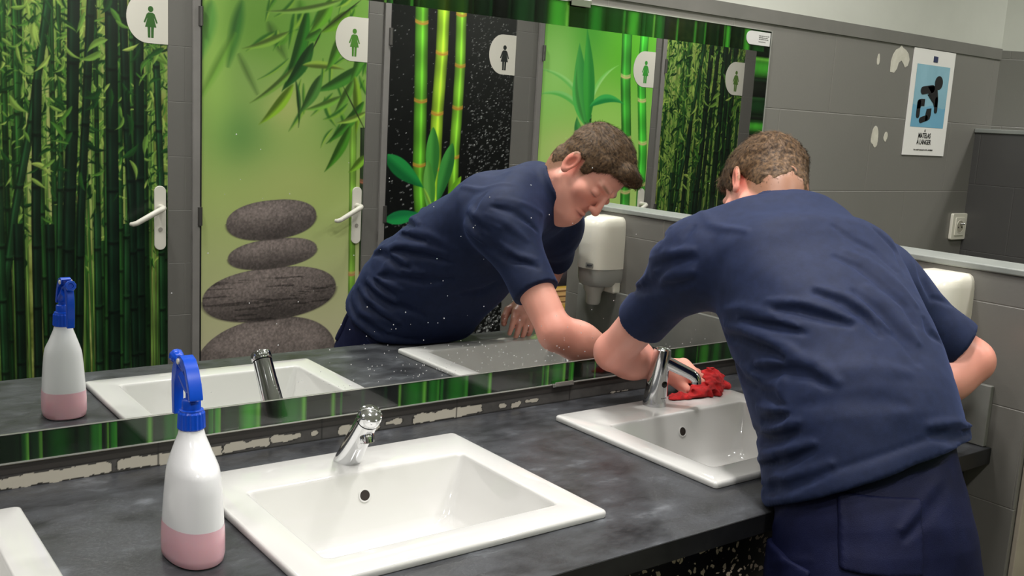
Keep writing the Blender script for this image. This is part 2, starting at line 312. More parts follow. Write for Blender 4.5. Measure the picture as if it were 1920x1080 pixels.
def stones():
    P=new_print(1,(132,150,84));X,Z=P.X,P.Z
    t=np.clip((Z+.4)/1.6,0,1)[...,None]
    P.im[:]=np.array((182,176,146))*np.clip(1-t*2.4,0,1)+np.array((150,166,98))*(1-np.abs(t*2.4-1).clip(0,1))+np.array((104,146,62))*np.clip(t*2.4-1,0,1)
    for x,z,rx,rz,c,a in [(.95,.5,.12,.12,(88,130,66),.8),(1.15,.62,.1,.1,(168,170,104),.7),(1.32,.42,.12,.2,(140,160,88),.7),(1.2,.3,.2,.1,(156,166,100),.6),(.86,.85,.07,.35,(150,186,88),.7),(1.05,.9,.2,.12,(92,134,50),.7),(1.4,.55,.1,.15,(86,128,54),.6),(1.0,.72,.1,.08,(120,150,80),.6)]: P.blob(x,z,rx,rz,c,a)
    # blurred back stem at the right
    P.culm([DD(655,690),DD(660,230)],.016,(108,150,54),nodes=[DD(655,515)[1]],hi=.15,nodec=(176,110,84),lo=.6)
    P.culm([DD(675,690),DD(680,240)],.017,(40,54,34),nodes=[DD(675,342)[1],DD(675,515)[1]],hi=.1,nodec=(150,88,70),lo=.5)
    r=random.Random(5)
    for (px,py,ang,L,w,c) in [(452,0,-102,.26,.022,(40,96,36)),(440,60,-118,.3,.016,(100,150,52)),(395,0,-100,.22,.03,(80,140,60)),(445,100,-62,.17,.008,(70,100,44)),(500,40,-60,.16,.02,(66,100,40)),(560,0,-75,.2,.03,(74,130,40))]:
        x,z=DD(px,py);P.leaf(x,z,math.radians(ang),L,w,c,a=.75,soft=.012)
    for k in range(70):
        x,z=DD(r.uniform(470,690),r.uniform(-20,250));g=r.random()
        if DD(470,0)[0]+(1.1-z)*.45>x: continue
        P.leaf(x,z,math.radians(r.uniform(-150,-60)),r.uniform(.06,.16),r.uniform(.006,.014),(60+80*g,120+50*g,30+30*g),(30,80,24),a=.8,bend=r.uniform(-.1,.1),soft=.004)
    for (x0,y0,x1,y1,w,c) in [(575,15,528,165,15,(44,108,30)),(600,55,570,75,14,(70,130,40)),(620,0,580,60,16,(92,150,40)),(540,60,455,90,9,(120,160,60)),(556,120,470,190,8,(110,150,60)),(548,158,486,230,13,(128,170,44)),(552,150,557,235,5,(50,90,40)),(585,80,530,165,15,(34,84,30)),(565,122,640,130,9,(130,160,60)),(680,122,590,170,15,(60,120,40)),(600,140,560,210,14,(70,120,50)),(662,140,664,250,12,(120,160,44)),(680,190,612,266,13,(60,120,36)),(655,235,608,318,13,(66,126,34)),(684,290,652,322,11,(120,170,50)),(640,180,570,205,9,(110,160,60)),(660,150,625,210,12,(90,140,50)),(685,210,630,230,8,(140,176,70)),(640,60,610,130,14,(80,140,40)),(685,60,655,150,15,(70,130,40)),(640,0,500,20,8,(120,160,70)),(655,20,600,60,14,(100,150,40))]:
        a=DD(x0,y0);b_=DD(x1,y1);L=math.hypot(b_[0]-a[0],b_[1]-a[1]);P.leaf(a[0],a[1],math.atan2(b_[1]-a[1],b_[0]-a[0]),L*1.05,w/455*.75,c,np.array(c)*.55,bend=.05,soft=.003)
    for px,py,qx,qy in [(675,0,600,60),(600,60,580,100),(690,110,640,60),(640,160,690,260)]:
        a=DD(px,py);b_=DD(qx,qy);P.leaf(a[0],a[1],math.atan2(b_[1]-a[1],b_[0]-a[0]),math.hypot(b_[0]-a[0],b_[1]-a[1]),.003,(40,50,26))
    n=vnoise(X,Z,150,150,3,3);n2=vnoise(X,Z,6,90,4,4);n3=vnoise(X,Z,7,7,8,3)
    for k,(cx,cz,rx,rz) in enumerate([(1.086,-.42,.305,.19),(1.098,-.132,.285,.108),(1.103,.032,.189,.06),(1.096,.168,.190,.079)]):
        z=Z-cz-(.015*(X-cx)/rx);v=((np.abs(X-cx)/rx)**2.3+(np.abs(z)/rz)**2.2);m=np.clip((1-v)*rz/P.res*.6+.5,0,1)
        sh=.62+.5*np.clip(z/rz*.75+.25,-1,1)*np.sqrt(np.clip(1.05-v,0,1));tex=.72+.56*n+(n3-.5)*.3+(-.28*(n2>.6)*(k in(1,)) if k==1 else 0)
        P.blend(m,np.array((138,126,122))*(sh*tex)[...,None]);P.blend(np.exp(-((v-1.02)/.05)**2)*.35*(z<0),(50,44,42))
    return P
def drops():
    P=new_print(2,(10,12,12));r=random.Random(9);x0,x1=DX[2]
    for k in range(5200):
        x=r.uniform(x0,x1);z=r.uniform(-.82,1.18);xm=(x-x0)/(x1-x0)
        if xm<.62 and r.random()<.82: continue
        big=max(0,min(1,(.7-z)/.9));s=r.uniform(.002,.0042)*(.7+.9*big) if r.random()<.75 else r.uniform(.005,.009)*(.4+.8*big);g=r.random()*.8+.2
        P.leaf(x-s,z,r.uniform(-.5,.5)+1.57,s*2.4,s*.9,(60+70*g,)*3,(34,36,36));W=P.win(x-s*3,x+s*3,z-s*3,z+s*3)
        P.blend(np.exp(-(((P.X[W]-x)**2+(P.Z[W]-z-s*1.4)**2)/(s*.55)**2))*g,(235,238,235),W)
    for pts,w,c,nod_ in [([(788,0),(786,190),(783,330),(790,480),(796,700)],.033,(84,150,38),[45,192,312,420]),([(830,8),(826,100),(817,215),(812,330),(810,420),(806,700)],.032,(142,184,44),[103,216,320]),([(862,15),(860,125),(855,205),(848,300),(846,400),(850,700)],.028,(112,170,44),[30,126,205,297])]:
        q=[DD(*p) for p in pts];q[0]=(q[0][0],1.18);q[-1]=(q[-1][0],-.82)
        P.culm(q,w,c,nodes=[DD(pts[0][0],y)[1] for y in nod_],nodec=(186,120,50),hi=.35,lo=.25,hp=.15,ring=.005)
    for (a0,a1,w,c,c2) in [((810,238),(806,370),.035,(44,110,44),(70,150,60)),((800,300),(806,420),.03,(64,130,50),(96,160,70)),((846,268),(816,385),.035,(36,100,44),(60,140,60)),((862,330),(825,400),.02,(130,180,40),(90,150,30)),((719,290),(792,352),.04,(30,130,60),(14,92,44)),((792,352),(812,400),.008,(140,190,70),None),((718,412),(790,400),.03,(20,110,60),(30,140,70))]:
        a=DD(*a0);b_=DD(*a1);P.leaf(a[0],a[1],math.atan2(b_[1]-a[1],b_[0]-a[0]),math.hypot(b_[0]-a[0],b_[1]-a[1]),w,c,c2,soft=.0025)
    return P
def lucky():
    P=new_print(3,(120,180,70));X,Z=P.X,P.Z;x0,x1=DX[3]
    t=np.clip((1.1-Z)/1.0,0,1)[...,None];P.im[:]=np.array((96,176,56))*(1-t)+np.array((178,200,116))*t
    for x,z,rx,rz,c,a in [(2.5,.85,.15,.25,(150,206,110),.8),(2.95,.95,.2,.2,(84,170,40),.8),(2.6,.45,.2,.15,(200,200,130),.7),(2.5,.3,.12,.15,(150,206,110),.6),(2.85,.6,.2,.2,(160,208,100),.6),(2.7,1.05,.1,.15,(60,150,50),.5)]: P.blob(x,z,rx,rz,c,a)
    for pts,w,c,nn in [([(1172,55),(1170,150),(1172,290),(1168,400),(1165,560)],.033,(60,150,50),[60,148,262,362]),([(1206,60),(1200,150),(1202,290),(1196,400),(1193,560)],.029,(66,176,54),[110,190,270,348])]:
        q=[DD(*p) for p in pts];q[0]=(q[0][0],1.18);P.culm(q,w,c,nodes=[DD(1190,y)[1] for y in nn],nodec=(214,180,130),hi=.3,lo=.45,hp=-.3)
    P.culm([DD(1092,560),DD(1096,300),DD(1100,215)],.022,(60,130,60),hi=.2,lo=.6,nodes=[DD(1095,225)[1]])
    for (a0,a1,w,c,c2,bd) in [((1098,215),(1003,128),.02,(110,190,90),(150,210,120),-.25),((1096,225),(1004,178),.022,(90,180,80),(130,200,110),-.3),((1100,215),(1158,122),.018,(120,200,90),(150,210,120),.25),((1096,230),(1084,80),.07,(70,160,70),(50,140,60),.05),((1100,230),(1098,52),.052,(60,160,60),(40,130,50),-.03),((1102,200),(1168,196),.03,(60,170,80),(30,130,60),.25),((1090,260),(1079,218),.035,(50,120,60),(70,150,70),.2),((1094,235),(1080,120),.03,(80,180,80),None,.2)]:
        a=DD(*a0);b_=DD(*a1);P.leaf(a[0],a[1],math.atan2(b_[1]-a[1],b_[0]-a[0]),math.hypot(b_[0]-a[0],b_[1]-a[1]),w*.7,c,c2,bend=bd*.6,soft=.0025)
    n=vnoise(X,Z,20,20,4);n2=vnoise(X,Z,3,60,5)
    m=np.clip((DD(1030,515)[1]-Z)/.004,0,1);fr=((Z*36)%1);P.blend(m,np.array((214,170,112))*(.75+.5*n2)[...,None]);P.blend(m*np.exp(-((fr-.5)/.13)**2),(92,58,36));P.blend(m*((Z*36//1)%4==1)*.6,(214,178,60))
    for cx,cz,rx,rz in [(2.62,-.10,.3,.085),(2.68,.07,.2,.055),(2.64,.17,.14,.05)]:
        z=Z-cz;v=(np.abs(X-cx)/rx)**2.4+(np.abs(z)/rz)**2.2;P.blend(np.clip((1-v)*12,0,1),np.array((118,106,114))*((.55+.6*np.clip(z/rz*.7+.3,-1,1))*(.75+.5*n))[...,None])
    return P
prints=[forest(0,-.015,1.,3),stones(),drops(),lucky(),forest(4,3.205,.9,3)]
m_print=attr_mat('printed_film',rough=.3)
m_frame=noise_mat('grey_door_frame',[(122,119,116),(130,127,124)],6,rough=.4)
m_black=mat('black_gap',(12,12,12),.6)
m_white=mat('white_plastic',(214,210,199),.35)
m_steel=mat('hinge_steel',(120,118,116),.35,.9)
dn=['bamboo forest','balanced stones','bamboo stems and raindrops','lucky bamboo plant','bamboo forest']
WOM=[[(-.006,.018),(.006,.018),(.011,.014),(.020,-.012),(.016,-.014),(.009,.003),(.016,-.026),(-.016,-.026),(-.009,.003),(-.016,-.014),(-.020,-.012),(-.011,.014)],[(-.009,-.0255),(-.001,-.0255),(-.001,-.058),(-.008,-.058)],[(.001,-.0255),(.009,-.0255),(.008,-.058),(.001,-.058)]]
for i,(x0,x1) in enumerate(DX):
    b=BM();box(b,x0,x1,YF-.045,YF-.002,.02,DT-.004)
    d=tag(obj('door_%d'%(i+1),b,m_frame,smooth=False),('toilet door with a %s print and white sign, %s'%(dn[i],['leftmost in the mirror','second from the left in the mirror','in the middle of the mirror','behind the head in the mirror','furthest to the right in the mirror'][i])),kind='structure')
    P=prints[i];P.sheet('door_print',lambda X,Z:np.stack([X,np.full(X.shape,YF-.0005),Z+H],1),m_print,d,gain=1.22)
    b=BM();box(b,x0-.034,x0-.006,YF-.03,YF+.012,0,DT+.03);obj('door_frame',b,m_frame,d,bevel=.002)
    b=BM();box(b,x0-.006,x0+.003,YF-.03,YF+.001,0,DT);obj('hinge_gap',b,m_black,d,smooth=False)
    for zz in (.925,.187,-.6):
        b=BM();lathe(b,[(.009,-.035),(.009,.035)],(x0-.006,YF+.012,H+zz),16);obj('hinge',b,m_steel,d)
    # white sign: straight on the lock side, round on the other
    s=.94 if i<2 else .9
    xs1=x1-.002;zc=H+.900;pts=[(xs1,zc-.088),(xs1,zc+.088)]+[(xs1-.072-.088*math.sin(a)*.85,zc+.088*math.cos(a)) for a in np.linspace(0,PI,22)]
    b=BM();prism(b,pts,1,YF-.0004,YF+.0006);sg=obj('door_sign',b,m_white,d,smooth=False)
    pc=[(50,96,36),(76,130,44),(24,30,28),(60,150,56),(86,120,50)][i]
    b=BM();cx=xs1-.062;cz=zc-.002
    prism(b,[(cx+.0095*math.cos(a),cz+.033+.0105*math.sin(a)) for a in np.linspace(0,2*PI,20)[:-1]],1,YF+.0006,YF+.0010)
    for poly in WOM: prism(b,[(cx+1.25*px,cz+1.15*pz) for px,pz in poly],1,YF+.0006,YF+.0010)
    obj('pictogram',b,mat('pictogram_%d'%i,pc,.4),sg,smooth=False)
    # lever handle on its long plate
    hx=x1-.034;b=BM();prism(b,rrect(hx,H+.182,.042,.238,.02,8),1,YF,YF+.009);hp=obj('handle_plate',b,m_white,d,bevel=.002)
    b=BM();tube(b,[(hx,YF+.008,H+.222),(hx,YF+.045,H+.222),(hx-.008,YF+.056,H+.220),(hx-.022,YF+.060,H+.214),(hx-.100,YF+.060,H+.170),(hx-.112,YF+.056,H+.166),(hx-.118,YF+.047,H+.166)],[.012,.0105,.0105,.0105,.0095,.009,.007]);obj('door_handle',b,m_white,hp)
    b=BM();lathe(b,[(.008,0),(.008,.002)],(hx,YF+.009,H+.14),16,ax=(0,1,0));obj('lock_turn',b,mat('lock_grey',(150,146,138),.4),hp)
# ================================================================ mirror, counter, basins
MX0,MX1,MZ0,MZ1=-1.25,1.472,H+.0447,H+.8627
mm=mat('mirror_glass',(238,240,238),0.0,1.0)
b=BM();box(b,MX0+.05,MX1-.048,-.006,-.001,MZ0+.046,MZ1-.05);mir=tag(obj('mirror',b,mm,smooth=False),'large wall mirror with a printed green bamboo border','mirror')
r=random.Random(2)
def bamboo_border(P,vert,ln):
    """dark stems side by side with bright edge lines"""
    U=P.X if vert else P.Z;u=(P.x if vert else P.z)[0];end=u+ln;P.im[:]=(10,14,10)
    while u<end:
        w_=r.choice([.012,.02,.03,.045,.05,.06]);g=r.random();c=np.array([(14,44,18),(30,92,28),(18,60,20),(12,16,12),(52,130,36),(12,26,14),(12,18,12)][r.randrange(7)],float)
        v=(U-u)/w_;m=(v>0)*(v<1);sh=.25+.75*np.sin(PI*np.clip(v,0,1))**.8;P.blend(m*1.,c*sh[...,None])
        e=r.choice([(110,180,64),(60,140,44),(20,50,24),(30,70,30),(16,40,18)]);P.blend(np.exp(-((U-u-w_*.9)/(.002+.05*w_))**2)*.7,e)
        u+=w_
    P.im[:]*=(.85+.3*vnoise(P.X,P.Z,40,12,6))[...,None]
m_border=attr_mat('bamboo_border_print',rough=.12,coat=.6)
def strip(x0,x1,z0,z1,vert,parent):
    b=BM();box(b,x0,x1,-.006,-.001,z0,z1);q=obj('printed_border',b,mat('border_edge',(150,150,140),.3),parent,smooth=False)
    P=Print(x0,x1,z0,z1,.0022);bamboo_border(P,vert,(x1-x0) if vert else (z1-z0))
    P.sheet('bamboo_print',lambda X,Z:np.stack([X,np.full(X.shape,-.0065),Z],1),m_border,q)
strip(MX0,MX1,MZ0,MZ0+.046,True,mir);strip(MX0,MX1,MZ1-.05,MZ1,True,mir);strip(MX1-.048,MX1,MZ0+.046,MZ1-.05,False,mir)
m_edge=mat('bright_edge',(205,205,198),.2,.6)
b=BM();box(b,MX0,MX1,-.008,-.001,MZ1,MZ1+.002);box(b,MX1,MX1+.002,-.008,-.001,MZ0,MZ1+.002);box(b,MX0,MX1,-.0075,-.0065,MZ0+.0452,MZ0+.0466);box(b,MX0,MX1,-.009,-.001,MZ0-.002,MZ0);obj('metal_edge',b,m_edge,mir,smooth=False)
m_chrome=mat('chrome',(225,226,228),.06,1.0)
b=BM();rs_=random.Random(12)
for k in range(260):
    u_=rs_.random();x_=rs_.gauss(.62,.2) if k<170 else rs_.uniform(0,1.35);z_=MZ0+.05+abs(rs_.gauss(0,.05)) if k<170 else MZ0+.05+rs_.random()**2*.5
    if not(MX0+.1<x_<MX1-.06) or z_>MZ1-.07: continue
    s_=rs_.uniform(.0006,.0014)
    lathe(b,[(s_,0),(s_*.75,.0003),(.0001,.0005)],(x_,-.0061,z_),7,ax=(0,-1,0))
o=obj('water_spots',b,mat('water_spot',(222,222,222),.3,Alpha=.55),mir);o['kind']='stuff'
m_clip=mat('brushed_clip',(190,188,182),.25,.9)
for nm,x,z,lab in (('mirror_clip',.852,MZ1+.004,'bright metal clip holding the top edge of the mirror'),('mirror_clip',.875,MZ0-.003,'broken metal clip under the bottom edge of the mirror')):
    b=BM();box(b,x-.03,x+.03,-.013,0,z-.004,z+.004);box(b,x-.026,x+.026,-.015,-.0125,z-.012 if z>H+.5 else z-.002,z+.003 if z>H+.5 else z+.008);tag(obj(nm,b,m_clip,bevel=.001),lab,'clip')
b=BM();prism(b,[(MX1-.004,MZ1-.004),(MX1-.004,MZ1-.036)]+[(MX1-.075-.016*math.sin(a),MZ1-.02-.016*math.cos(a)) for a in np.linspace(0,PI,12)],1,-.0078,-.0068)
lb=tag(obj('corner_label',b,mat('label_foil',(196,196,192),.3),smooth=False),'small silver label in the top right corner of the mirror','label')
b=BM()
for k,z in enumerate((.010,.014,.018,.024)):
    x=MX1-.046
    while x<MX1-.012-(k%2)*.008: l=r.uniform(.003,.008);box(b,x,x+l,-.0082,-.0078,MZ1-.004-z,MZ1-.0028-z);x+=l+.0015
obj('fine_print',b,mat('print_ink',(60,60,60),.5),lb,smooth=False)
# tiled upstand between mirror and counter, dark paint peeling, with shade painted in along the top
P=Print(MX0-.6,PX,.0,.0430,.0016,(78,76,74));X,Z=P.X,P.Z
n=vnoise(X,Z,60,90,11,4);P.im[:]*=(.86+.28*n)[...,None]
P.blend((Z>.0245)*1.,(58,55,52));P.blend(np.exp(-((Z-.0245)/.0012)**2)*.7,(28,27,26));P.blend(np.exp(-((Z-.001)/.0012)**2),(30,30,30));P.blend((Z>.0405)*1.,(150,140,122))  # upper band carries the recess shadow under the mirror as colour
chips=[(-.9,-.62,.005,.022),(-.55,-.33,.004,.02),(-.32,-.092,.002,.021),(-.085,.017,.003,.0225),(.03,.098,.005,.021),(.1,.185,.006,.020),(.19,.25,.010,.0215),(.27,.285,.012,.02),(.325,.415,.004,.0205),(.425,.462,.008,.019),(.49,.66,.004,.0225),(.705,.725,.008,.014),(.735,.76,.003,.015),(.775,.81,.010,.016),(1.30,1.38,.008,.018),(1.385,1.40,.009,.016),(1.02,1.1,.002,.005)]
edge=(vnoise(X,Z,55,60,21,3)-.5)
for x0,x1,z0,z1 in chips:
    cx,cz=(x0+x1)/2,(z0+z1)/2;hw,hh=(x1-x0)/2,(z1-z0)/2
    dx=np.maximum(np.abs(X-cx)-hw+.006,0);dz=np.maximum(np.abs(Z-cz)-hh+.004,0);d=np.sqrt((dx*.7)**2+dz**2)-.004+edge*.010
    P.blend(d<.0017,(52,50,48));P.blend((d<0)*1.,(186,180,166))
for x in np.arange(-1.55,1.48,.305): P.blend(np.exp(-((X-x-.01)/.0013)**2)*.8,(34,33,32))
b=BM();box(b,MX0-.6,PX-.001,-.0052,0,H+.0005,H+.0435)
up=tag(obj('upstand_tiles',b,mat('upstand_edge',(80,78,74),.4),smooth=False),'low row of dark painted tiles with peeling cream patches and a painted-in shadow band under the mirror','tiles')
P.sheet('peeling_paint_and_shade',lambda X,Z:np.stack([X,np.full(X.shape,-.0056),Z+H],1),attr_mat('peeling_and_shade_film',rough=.4),up)
# counter top with three cut-outs
SW,SD,SY=.52,.448,.108
SX=[-.770,0,.7734]
CY=.672
m_ctr=noise_mat('dark_slate_laminate',[(26,27,29),(50,51,54),(64,66,70),(104,107,112)],14,rough=.36,detail=12,bump=.25,bscale=160,stretch=(.75,1.2,1),pos=(.28,.74),rr=(.3,.46))
b=BM();x=-1.88;ys=(-SY-.012,-SY-SD+.012)
z0,z1=H-.033,H
for sx in SX+[None]:
    x1=(sx+.012) if sx is not None else PX-.001
    box(b,x,x1,-CY,-.0005,z0,z1)
    if sx is not None:
        box(b,x1,sx+SW-.012,-CY,ys[1],z0,z1);box(b,x1,sx+SW-.012,ys[0],-.0005,z0,z1);x=sx+SW-.012
bmesh.ops.remove_doubles(b,verts=b.verts[:],dist=1e-5)
ct=tag(obj('countertop',b,m_ctr,smooth=False),'long dark slate-look washroom counter running under the mirror','countertop')
b=BM();box(b,-1.88,PX-.001,-CY-.0015,-CY,z0-.0,z1-.0005);obj('front_edging',b,noise_mat('black_edging',[(24,24,25),(34,34,35)],20,rough=.35),ct,smooth=False)
m_ter=mat('black_terrazzo',(12,12,13),.3);nb=m_ter.node_tree.nodes['Principled BSDF']
tc=nod(m_ter,'ShaderNodeTexCoord');n0=nod(m_ter,'ShaderNodeTexNoise');n0.inputs['Scale'].default_value=55;lnk(m_ter,tc.outputs['Object'],n0.inputs['Vector'])
ad=nod(m_ter,'ShaderNodeMixRGB');ad.blend_type='LINEAR_LIGHT';ad.inputs[0].default_value=.012;lnk(m_ter,tc.outputs['Object'],ad.inputs[1]);lnk(m_ter,n0.outputs['Color'],ad.inputs[2])
vo=nod(m_ter,'ShaderNodeTexVoronoi');vo.inputs['Scale'].default_value=95;lnk(m_ter,ad.outputs[0],vo.inputs['Vector'])
sp=nod(m_ter,'ShaderNodeSeparateColor');lnk(m_ter,vo.outputs['Color'],sp.inputs[0])
lt=nod(m_ter,'ShaderNodeMapRange');lt.inputs[1].default_value=.42;lt.inputs[2].default_value=1.;lt.inputs[3].default_value=0.;lt.inputs[4].default_value=.62;lnk(m_ter,sp.outputs[0],lt.inputs[0])
ls=nod(m_ter,'ShaderNodeMath',operation='LESS_THAN');lnk(m_ter,vo.outputs['Distance'],ls.inputs[0]);lnk(m_ter,lt.outputs[0],ls.inputs[1])
mx=nod(m_ter,'ShaderNodeMix',data_type='RGBA');mx.inputs[6].default_value=(*srgb((14,14,15)),1);mx.inputs[7].default_value=(*srgb((196,180,160)),1);lnk(m_ter,ls.outputs[0],mx.inputs[0]);lnk(m_ter,mx.outputs[2],nb.inputs['Base Color'])
b=BM();box(b,-1.88,PX-.001,-.622,-.60,.25,z0);tag(obj('apron_panel',b,m_ter,smooth=False),'black speckled terrazzo panel under the front edge of the counter','panel')
b=BM();box(b,PX-.014,PX-.0005,-.662,-.008,H+.0005,H+.130);tag(obj('side_splashback',b,noise_mat('grey_laminate',[(122,123,118),(134,134,129)],9,rough=.3),bevel=.002),'low grey splashback board standing on the counter against the half wall','splashback')
# basins
m_cer=mat('white_ceramic',(213,212,209),.08);m_cer.node_tree.nodes['Principled BSDF'].inputs['Coat Weight'].default_value=.5
def basin(x0,label):
    zt=H+.0125;y0,y1=-SY,-SY-SD
    ix0,ix1,iy0,iy1=x0+.052,x0+.470,-.212,-.500
    root=empty('washbasin',(x0+SW/2,-SY-SD/2,H),label,'basin','three white basins set in the counter')
    def ring(xa,xb,ya,yb,r_,z,n=6):
        return [(x,y,z) for x,y in rrect((xa+xb)/2,(ya+yb)/2,abs(xb-xa),abs(ya-yb),r_,n)]
    b=BM();R_=[]
    R_.append(ring(x0+.014,x0+SW-.014,y0-.014,y1+.014,.006,H-.03))
    R_.append(ring(x0+.014,x0+SW-.014,y0-.014,y1+.014,.006,H+.0006))
    R_.append(ring(x0+.001,x0+SW-.001,y0-.001,y1+.001,.007,H+.0008))
    R_.append(ring(x0,x0+SW,y0,y1,.008,H+.003))
    R_.append(ring(x0,x0+SW,y0,y1,.008,zt-.005))
    for a in (30,60,90):
        k=.005*(1-math.cos(math.radians(a)));s_=.005*math.sin(math.radians(a));R_.append(ring(x0+k,x0+SW-k,y0-k,y1+k,.008,zt-.005+s_))
    for k,dz in ((.0,0),(.003,-.0006),(.005,-.0025),(.006,-.006)): R_.append(ring(ix0+k,ix1-k,iy0-k,iy1+k,.012,zt+dz))
    for t in (.15,.5,.85):
        R_.append(ring(ix0+.006+.035*t,ix1-.006-.045*t,iy0-.006-.032*t,iy1+.006+.03*t,.012+.01*t,zt-.006-.105*t))
    R_.append(ring(ix0+.047,ix1-.056,iy0-.044,iy1+.042,.03,zt-.110))
    R_.append(ring(ix0+.07,ix1-.08,iy0-.065,iy1+.065,.03,zt-.114))
    cx,cy=(ix0+ix1)/2,(iy0+iy1)/2
    R_.append([(cx+(p[0]-cx)*.22,cy+(p[1]-cy)*.22,zt-.117) for p in R_[-1]])
    loft(b,R_,False,True);bo=obj('basin_bowl',b,m_cer,root,ang=60)
    b=BM();lathe(b,[(.0,.0),(.020,.0),(.022,.0015),(.0,.0030)],(cx,cy,zt-.1175),24,cap=False);obj('drain_ring',b,m_chrome,root)
    # overflow hole in the back slope
    nrm_=Vector((0,-.105,.032)).normalized();hc=Vector((x0+.262,iy0-.0165,zt-.040))
    b=BM();lathe(b,[(.0118,-.001),(.0118,.0012),(.0095,.0016),(.0085,.0002),(.0085,-.001)],hc,24,ax=nrm_,cap=False);obj('overflow_ring',b,m_cer,root)
    b=BM();lathe(b,[(.0092,.0002),(.0092,.0010)],hc,24,ax=nrm_);obj('overflow_hole',b,mat('dark_hole',(38,30,24),.7),root)
    return root
basin(SX[0],'white washbasin at the left end of the counter, cut off by the photo edge')
basin(SX[1],'white washbasin in the middle with the round-topped push tap')
basin(SX[2],'white washbasin the person is wiping, with the sensor tap')
# push tap
tx,ty=.264,-.158
tp=empty('push_tap',(tx,ty,H+.0125),'slanted chrome push tap with a round water-spotted button on the middle basin','tap')
ax=Vector((.0,-.60,.80)).normalized();o0=Vector((tx,ty,H+.0125))
b=BM();rings=[];q=Vector((0,0,1)).rotation_difference(ax)
for t,ra in ((0,.0225),(.25,.0215),(.6,.0200),(.86,.0195),(.9,.0196)):
    c=o0+ax*.127*t;ring_=[]
    for i in range(40):
        a=2*PI*i/40;v=q@Vector((ra*math.cos(a),ra*math.sin(a),0));p=c+v
        if t==0: p=p+ax*((H+.0125-p.z)/ax.z)
        ring_.append(p)
    rings.append(ring_)
loft(b,rings);obj('tap_body',b,m_chrome,tp)
b=BM();lathe(b,[(.018,0),(.018,.004)],o0+ax*.1140,36,ax=ax);obj('button_gap',b,mat('dark_gap',(20,20,20),.5),tp)
b=BM();lathe(b,[(.0198,.0),(.0206,.002),(.0206,.013),(.0188,.0175),(.013,.020),(.006,.021),(.0,.0212)],o0+ax*.1168,40,ax=ax,cap=False);pb=obj('push_button',b,m_chrome,tp)
b=BM();r=random.Random(8)
for k in range(34):
    a=r.random()*2*PI;rr_=.017*math.sqrt(r.random());s=r.uniform(.0006,.0016)
    lathe(b,[(s,0),(s*.7,s*.5),(.0001,s*.7)],o0+ax*(.1378-.35*rr_**2/.02)+q@Vector((rr_*math.cos(a),rr_*math.sin(a),0)),8,ax=ax)
m_drop=mat('water',(240,245,250),.02);m_drop.node_tree.nodes['Principled BSDF'].inputs['Transmission Weight'].default_value=1;m_drop.node_tree.nodes['Principled BSDF'].inputs['IOR'].default_value=1.33
obj('water_drops',b,m_drop,pb)
sd=Vector((0,-.8,-.6));b=BM();base=o0+ax*.096
tube(b,[base+sd*.006-ax*.004,base+sd*.018-ax*.005,base+sd*.0245-ax*.010],[.013,.0128,.0115],24);obj('spout',b,m_chrome,tp)
b=BM();lathe(b,[(.0095,0),(.0095,.0015)],base+sd*.0242-ax*.0100,20,ax=(sd*.7-ax*.6));obj('aerator',b,mat('aerator_grey',(150,146,138),.4),tp)
# sensor tap
tx,ty=1.026,-.148
st=empty('sensor_tap',(tx,ty,H+.0125),'upright chrome sensor tap with a slanting spout on the wiped basin','tap')
b=BM();rings=[]
for z,ra,rb,dy,dx in ((0,.0265,.0265,0,0),(.006,.0262,.0262,0,0),(.05,.0235,.024,-.002,.001),(.100,.0200,.0215,-.005,.003),(.118,.0195,.0205,-.007,.004),(.127,.0180,.019,-.008,.004),(.131,.0135,.0145,-.008,.0045),(.133,.006,.007,-.008,.0045)):
    rings.append([(tx+dx+ra*math.cos(2*PI*i/40),ty+dy+rb*math.sin(2*PI*i/40),H+.0125+z) for i in range(40)])
loft(b,rings);obj('tap_body',b,m_chrome,st)
sp0=Vector((tx+.010,ty-.012,H+.0125+.100));b=BM();d_=Vector((.62,-.62,-.36)).normalized()
tube(b,[sp0,sp0+d_*.025,sp0+d_*.064,sp0+d_*.073+Vector((0,0,-.003)),sp0+d_*.077+Vector((0,0,-.009))],[.0150,.0135,.0125,.0120,.0112],28);obj('spout',b,m_chrome,st)
b=BM();e=sp0+d_*.076+Vector((0,0,-.007));lathe(b,[(.011,0),(.011,.008),(.0085,.0085),(.0085,.004)],e,28,ax=(0,-.1,-1));obj('aerator',b,m_chrome,st)
b=BM();sn=Vector((.0,-1,.06)).normalized();lathe(b,[(.0075,0),(.0075,.0016),(.006,.002)],Vector((tx,ty-.0246,H+.0125+.052)),24,ax=sn);obj('sensor_eye',b,mat('sensor_black',(8,8,9),.1),st)
b=BM();zz_=H+.0125+.0205;prism(b,[(tx-.0065,zz_+.0012),(tx-.0035,zz_+.0012),(tx-.005,zz_-.0014)],1,ty-.0262,ty-.0245)
for k_ in range(5): box(b,tx-.0022+k_*.0021,tx-.0008+k_*.0021,ty-.0262,ty-.0245,zz_-.0004,zz_+.0011)
obj('maker_mark',b,mat('engraved_grey',(60,60,62),.5),st,smooth=False)
